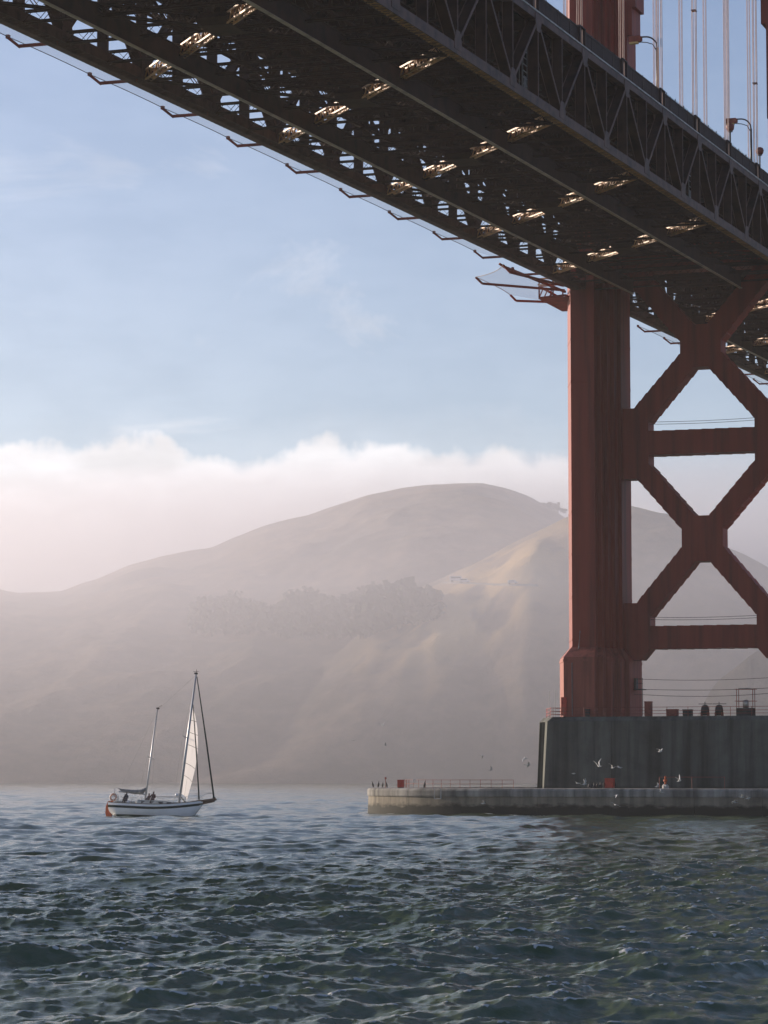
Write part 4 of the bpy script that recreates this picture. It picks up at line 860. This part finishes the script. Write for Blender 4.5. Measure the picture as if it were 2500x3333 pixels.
# people aboard: one continuous skinned body each
def person(label, local, facing, mat, pose='sit', scale=1.0):
    V = {'pelvis': (0, 0, 0.08), 'waist': (0, 0.02, 0.28), 'chest': (0, 0.0, 0.50), 'neck': (0, 0.0, 0.66), 'chin': (0, 0.03, 0.74), 'head': (0, 0.03, 0.86), 'crown': (0, 0.01, 0.95),
         'sl': (-0.19, 0, 0.58), 'el': (-0.26, 0.08, 0.32), 'wl': (-0.16, 0.30, 0.20), 'hl': (-0.10, 0.37, 0.20), 'sr': (0.19, 0, 0.58), 'er': (0.26, 0.08, 0.32), 'wr': (0.16, 0.30, 0.20), 'hr': (0.10, 0.37, 0.20),
         'tl': (-0.10, 0.05, 0.06), 'kl': (-0.13, 0.46, 0.10), 'al': (-0.13, 0.48, -0.32), 'fl': (-0.13, 0.62, -0.36), 'tr': (0.10, 0.05, 0.06), 'kr': (0.13, 0.46, 0.10), 'ar': (0.13, 0.48, -0.32), 'fr': (0.13, 0.62, -0.36)}
    E = [('pelvis', 'waist'), ('waist', 'chest'), ('chest', 'neck'), ('neck', 'chin'), ('chin', 'head'), ('head', 'crown'), ('chest', 'sl'), ('sl', 'el'), ('el', 'wl'), ('wl', 'hl'), ('chest', 'sr'), ('sr', 'er'), ('er', 'wr'), ('wr', 'hr'),
         ('pelvis', 'tl'), ('tl', 'kl'), ('kl', 'al'), ('al', 'fl'), ('pelvis', 'tr'), ('tr', 'kr'), ('kr', 'ar'), ('ar', 'fr')]
    rad = {'pelvis': 0.15, 'waist': 0.14, 'chest': 0.17, 'neck': 0.065, 'chin': 0.085, 'head': 0.105, 'crown': 0.07, 's': 0.085, 'e': 0.06, 'w': 0.045, 'h': 0.05, 't': 0.105, 'k': 0.075, 'a': 0.055, 'f': 0.05}
    ks = list(V); me = bpy.data.meshes.new('person'); me.from_pydata([tuple(c*scale for c in V[k]) for k in ks], [(ks.index(a), ks.index(b)) for a, b in E], [])
    o = inst('person', me); o.matrix_world = boat.matrix_world @ Matrix.Translation(local) @ Matrix.Rotation(facing, 4, 'Z')
    sk = o.modifiers.new('skin', 'SKIN'); me.skin_vertices[0].data[0].use_root = True
    for i, k in enumerate(ks):
        r = (rad.get(k) or rad[k[0]])*scale; me.skin_vertices[0].data[i].radius = (r, r)
    sb = o.modifiers.new('sub', 'SUBSURF'); sb.levels = 1; sb.render_levels = 2; me.materials.append(MT[mat]); tag(o, label, 'person', 'people aboard the boat')
    return o
person('person in a dark reddish jacket sitting up on the cabin behind the mizzen mast', (-0.35, -0.45, 1.86), R(200), 'jacket', scale=1.05)
person('person hunched low on the cabin close beside the mizzen mast', (-1.0, -0.2, 1.80), R(160), 'jacket', scale=0.92)
person('person in dark clothes sitting in the cockpit next to the life ring', (-3.55, -0.75, 1.60), R(180), 'jacket2')
person('person at the stern rail partly hidden by the life ring', (-4.35, 0.35, 1.62), R(-90), 'jacket2')

# ------------------------------------------------------------------ birds
def gull_meshes():
    body = []
    prof_ = [(-0.26, 0.012, 0.0), (-0.20, 0.045, 0.0), (-0.08, 0.085, -0.01), (0.05, 0.09, -0.01), (0.14, 0.062, 0.01), (0.20, 0.055, 0.03), (0.25, 0.045, 0.035), (0.285, 0.015, 0.03), (0.33, 0.006, 0.02)]
    rings = [[(x, r*math.cos(a), z+r*0.9*math.sin(a)) for a in np.linspace(0, 2*math.pi, 8, endpoint=False)] for x, r, z in prof_]
    b = MB().loft(rings).add([(-0.22, -0.03, 0), (-0.40, -0.10, 0), (-0.42, 0, 0.01), (-0.40, 0.10, 0), (-0.22, 0.03, 0), (-0.22, 0, 0.02)], [(0, 1, 2, 5), (5, 2, 3, 4), (0, 5, 4)]).mesh('gull', 'gull', True)
    wings = {}
    for nm, a1, a2, sweep in (('up', 50, 10, 0.12), ('level', 14, -12, 0.10), ('down', -22, -38, 0.10), ('high', 72, 48, 0.05)):
        for s in (-1, 1):
            rows = []; p = np.array([0.03, s*0.06, 0.03])
            for i, (ln, ch) in enumerate(((0.0, 0.19), (0.14, 0.20), (0.16, 0.19), (0.14, 0.15), (0.14, 0.11), (0.12, 0.04))):
                a = R(a1 if i <= 2 else a2); p = p+np.array([0.05 if i in (1, 2) else -sweep*0.6 if i > 2 else 0, s*ln*math.cos(a), ln*math.sin(a)])
                rows.append([p+[ch*0.5, 0, 0.0], p+[0.1*ch, 0, 0.02], p+[-ch*0.5, 0, -0.005], p+[0.1*ch, 0, -0.006]])
            wings[nm, s] = MB().loft(rows).mesh('wing', 'gullwing' if s > 0 else 'gull', True)
    return b, wings
gb, gw = gull_meshes()
GP = lambda x, y: (1100+x*0.8439, 2200+y*0.8439)
gulls = [(173, 190, 'up', 'dark gull highest over the water, left of the pier', 1.2), (62, 248, 'level', 'tiny gull farthest left over the water', 0.7), (184, 268, 'high', 'small gull just below the highest one', 0.7),
 (554, 307, 'down', 'gull gliding over the fender railing with bent wings', 1.0), (724, 318, 'down', 'upper gull of the pair just left of the pier corner', 1.1), (732, 343, 'level', 'lower gull of the pair just left of the pier corner', 1.3), (588, 363, 'up', 'gull with raised wings low over the fender railing', 1.0),
 (1242, 292, 'up', 'highest white gull against the dark pier wall', 1.2), (1008, 348, 'high', 'largest white gull with wings spread against the left part of the pier', 1.5), (1059, 355, 'up', 'left gull of two side by side in front of the pier', 1.1), (1086, 353, 'level', 'right gull of two side by side in front of the pier', 1.0),
 (909, 377, 'level', 'small gull low against the pier, left of the largest', 0.9), (926, 414, 'level', 'gull landing on the fender, left of the red box', 1.1), (951, 418, 'high', 'fluttering gull beside the landing one, left of red box', 1.2), (1230, 428, 'high', 'gull by the orange beacon on its left', 0.9),
 (1247, 448, 'up', 'gull just below the orange beacon', 1.0), (1317, 405, 'high', 'white gull flying right of the orange beacon', 1.2), (1265, 424, 'level', 'gull perched with open wings at the foot of the orange beacon', 1.0), (560, 492, 'up', 'gull low over the fender wall, farthest left in front of it', 1.1), (1070, 497, 'level', 'lower gull in front of the fender wall below the red box', 1.1),
 (1075, 460, 'down', 'gull in front of the fender coping below the red box', 0.9), (1530, 487, 'level', 'lowest gull of the three at the right end of the fender', 1.2), (1557, 468, 'up', 'left upper gull of the three at the right end of the fender', 1.1), (1581, 472, 'level', 'rightmost gull of the three at the right end of the fender', 1.2),
 (295, 400, 'down', 'gull skimming above the railing at the left end of the fender', 0.9), (-480, 485, 'level', 'gull low over the water left of the fender tip', 0.0)]
for i, (x, y, pose, lab, sc) in enumerate(gulls):
    if sc == 0: continue
    p = aty(*GP(x, y), -27.5 if x > 880 else -24.0); o = inst('gull', gb); o.location = p; o.rotation_euler = (R(random.uniform(-25, 25)), R(random.uniform(-15, 10)), R(random.choice((0, 180, 20, 200, -30, 150))+random.uniform(-20, 20))); o.scale = (sc*0.88,)*3
    tag(o, lab, 'gull', 'gulls flying round the pier'); inst('wing', gw[pose, 1], o); inst('wing', gw[pose, -1], o)
def corm_mesh():
    r = [[(0.02+x, w*math.cos(a), z+w*math.sin(a)*0.9) for a in np.linspace(0, 2*math.pi, 8, endpoint=False)] for x, z, w in ()]
    pts = [(-0.16, 0, 0.02), (-0.10, 0, 0.16), (-0.03, 0, 0.32), (0.02, 0, 0.46), (0.03, 0, 0.58), (0.05, 0, 0.68), (0.11, 0, 0.71), (0.20, 0, 0.72)]
    m = MB().tube(pts, [0.03, 0.09, 0.12, 0.10, 0.05, 0.038, 0.035, 0.01], 8); m.tube([(0, 0.05, 0), (0, 0.05, 0.2)], 0.015, 4).tube([(0, -0.05, 0), (0, -0.05, 0.2)], 0.015, 4); return m.mesh('cormorant', 'corm', True)
cm = corm_mesh()
for i, (px, y) in enumerate(((1213, -3.0), (1232, -6), (1246, -6.5), (1258, -9), (1382, -16), (1918, -21), (1926, -21), (1935, -21.2), (1944, -21), (1956, -21.3), (1966, -21), (2004, -21))):
    o = inst('cormorant', cm, loc=on_fender(px, y)); o.rotation_euler.z = random.uniform(0, 6.28); o.scale = (1.0+0.15*random.random(),)*3
    lab = ['black cormorant standing at the very tip of the fender', 'second black cormorant from the tip of the fender', 'third black cormorant from the tip of the fender', 'black cormorant beside the thin red post on the fender', 'lone black cormorant by the railing right of the small red box'][i] if i < 5 else ('black cormorant standing right of the bright red box' if px == 2004 else ['first', 'second', 'third', 'fourth', 'fifth', 'sixth'][i-5]+' black cormorant from the left in the row left of the bright red box')
    tag(o, lab, 'cormorant', 'cormorants in the row left of the red box' if 5 <= i < 11 else 'cormorants on the fender')

# ------------------------------------------------------------------ road bench and parked vans on the lit spur
def spot(px, py):
    d = ray(px, py); d = d/math.hypot(d[0], d[1]); rs = np.linspace(1900, 3000, 900); Q = CAM[None]+d[None]*rs[:, None]; hit = np.nonzero(Q[:, 2] < height(Q[:, 0], Q[:, 1]))[0]
    return Q[hit[0]] if len(hit) else None
pts = [spot(px, py) for px, py in zip(range(1440, 1760, 12), np.linspace(1898, 1906, 27))]
pts = [p for p in pts if p is not None]
m = MB(); m.loft([[p+FW*4+[0, 0, 1.4], p-FW*2+[0, 0, 0.4], p-FW*2.4+[0, 0, -2], p+FW*4+[0, 0, -2]] for p in pts]); tag(m.build('road', 'gravel'), kind='structure')
for px, lab, s in ((1490, 'largest white vehicle on the hillside road', 1.5), (1512, 'second white vehicle on the hillside road', 1.0), (1672, 'small white vehicle farthest right on the hillside road', 0.9)):
    p = min(pts, key=lambda q: abs((1250+FPX*((q-CAM)@RT)/((q-CAM)@FW2))-px)); t = thing('van', lab, 'van', tuple(p+np.array([0, 0, 0.55])-FW*1.5), 'vehicles on the hillside road'); t.rotation_euler.z = YAW; t.scale = (s*1.5,)*3
    MB().loft([[(x, -0.95, 0.45), (x, 0.95, 0.45), (x, 0.9, z), (x, -0.9, z)] for x, z in ((-2.6, 2.2), (1.3, 2.3), (1.9, 1.4), (2.7, 1.2))]).build('body', 'white', t); MB().box(-2.2, 1.2, -0.98, -0.94, 1.4, 1.95).build('window', 'window', t)
    for x in (-1.7, 1.7): MB().tube([(x, -1.0, 0.38), (x, 1.0, 0.38)], 0.38, 10).build('wheel', 'dark', t)

# ------------------------------------------------------------------ haze over the strait
hm = bpy.data.materials.new('sea_haze'); hm.use_nodes = True; nt = hm.node_tree; nt.nodes.clear()
pv = nt.nodes.new('ShaderNodeVolumePrincipled'); pv.inputs['Color'].default_value = (0.93, 0.92, 0.95, 1); pv.inputs['Density'].default_value = 0.85e-4; pv.inputs['Anisotropy'].default_value = 0.35
mo = nt.nodes.new('ShaderNodeOutputMaterial'); nt.links.new(pv.outputs[0], mo.inputs['Volume'])
hz = MB().box(-6400, 6400, -6800, 6400, -9, 312).build('haze', hm); tag(hz, 'thin pale sea haze filling the air over the strait', 'haze', kind='stuff')

# the denser fog lying over the far shore and its hills, inside the haze
fm = bpy.data.materials.new('shore_fog'); fm.use_nodes = True; nt = fm.node_tree; nt.nodes.clear()
pv = nt.nodes.new('ShaderNodeVolumePrincipled'); pv.inputs['Color'].default_value = (0.92, 0.905, 0.95, 1); pv.inputs['Density'].default_value = 1.3e-3; pv.inputs['Anisotropy'].default_value = 0.7
mo = nt.nodes.new('ShaderNodeOutputMaterial'); nt.links.new(pv.outputs[0], mo.inputs['Volume'])
fg = MB().prism_yz([(1150, -8), (5200, -8), (5200, 306), (2250, 306), (1150, 108)][::-1], -4800, 2600).build('fog_bank', fm); tag(fg, 'pale fog lying over the far shore and hills', 'fog', kind='stuff')
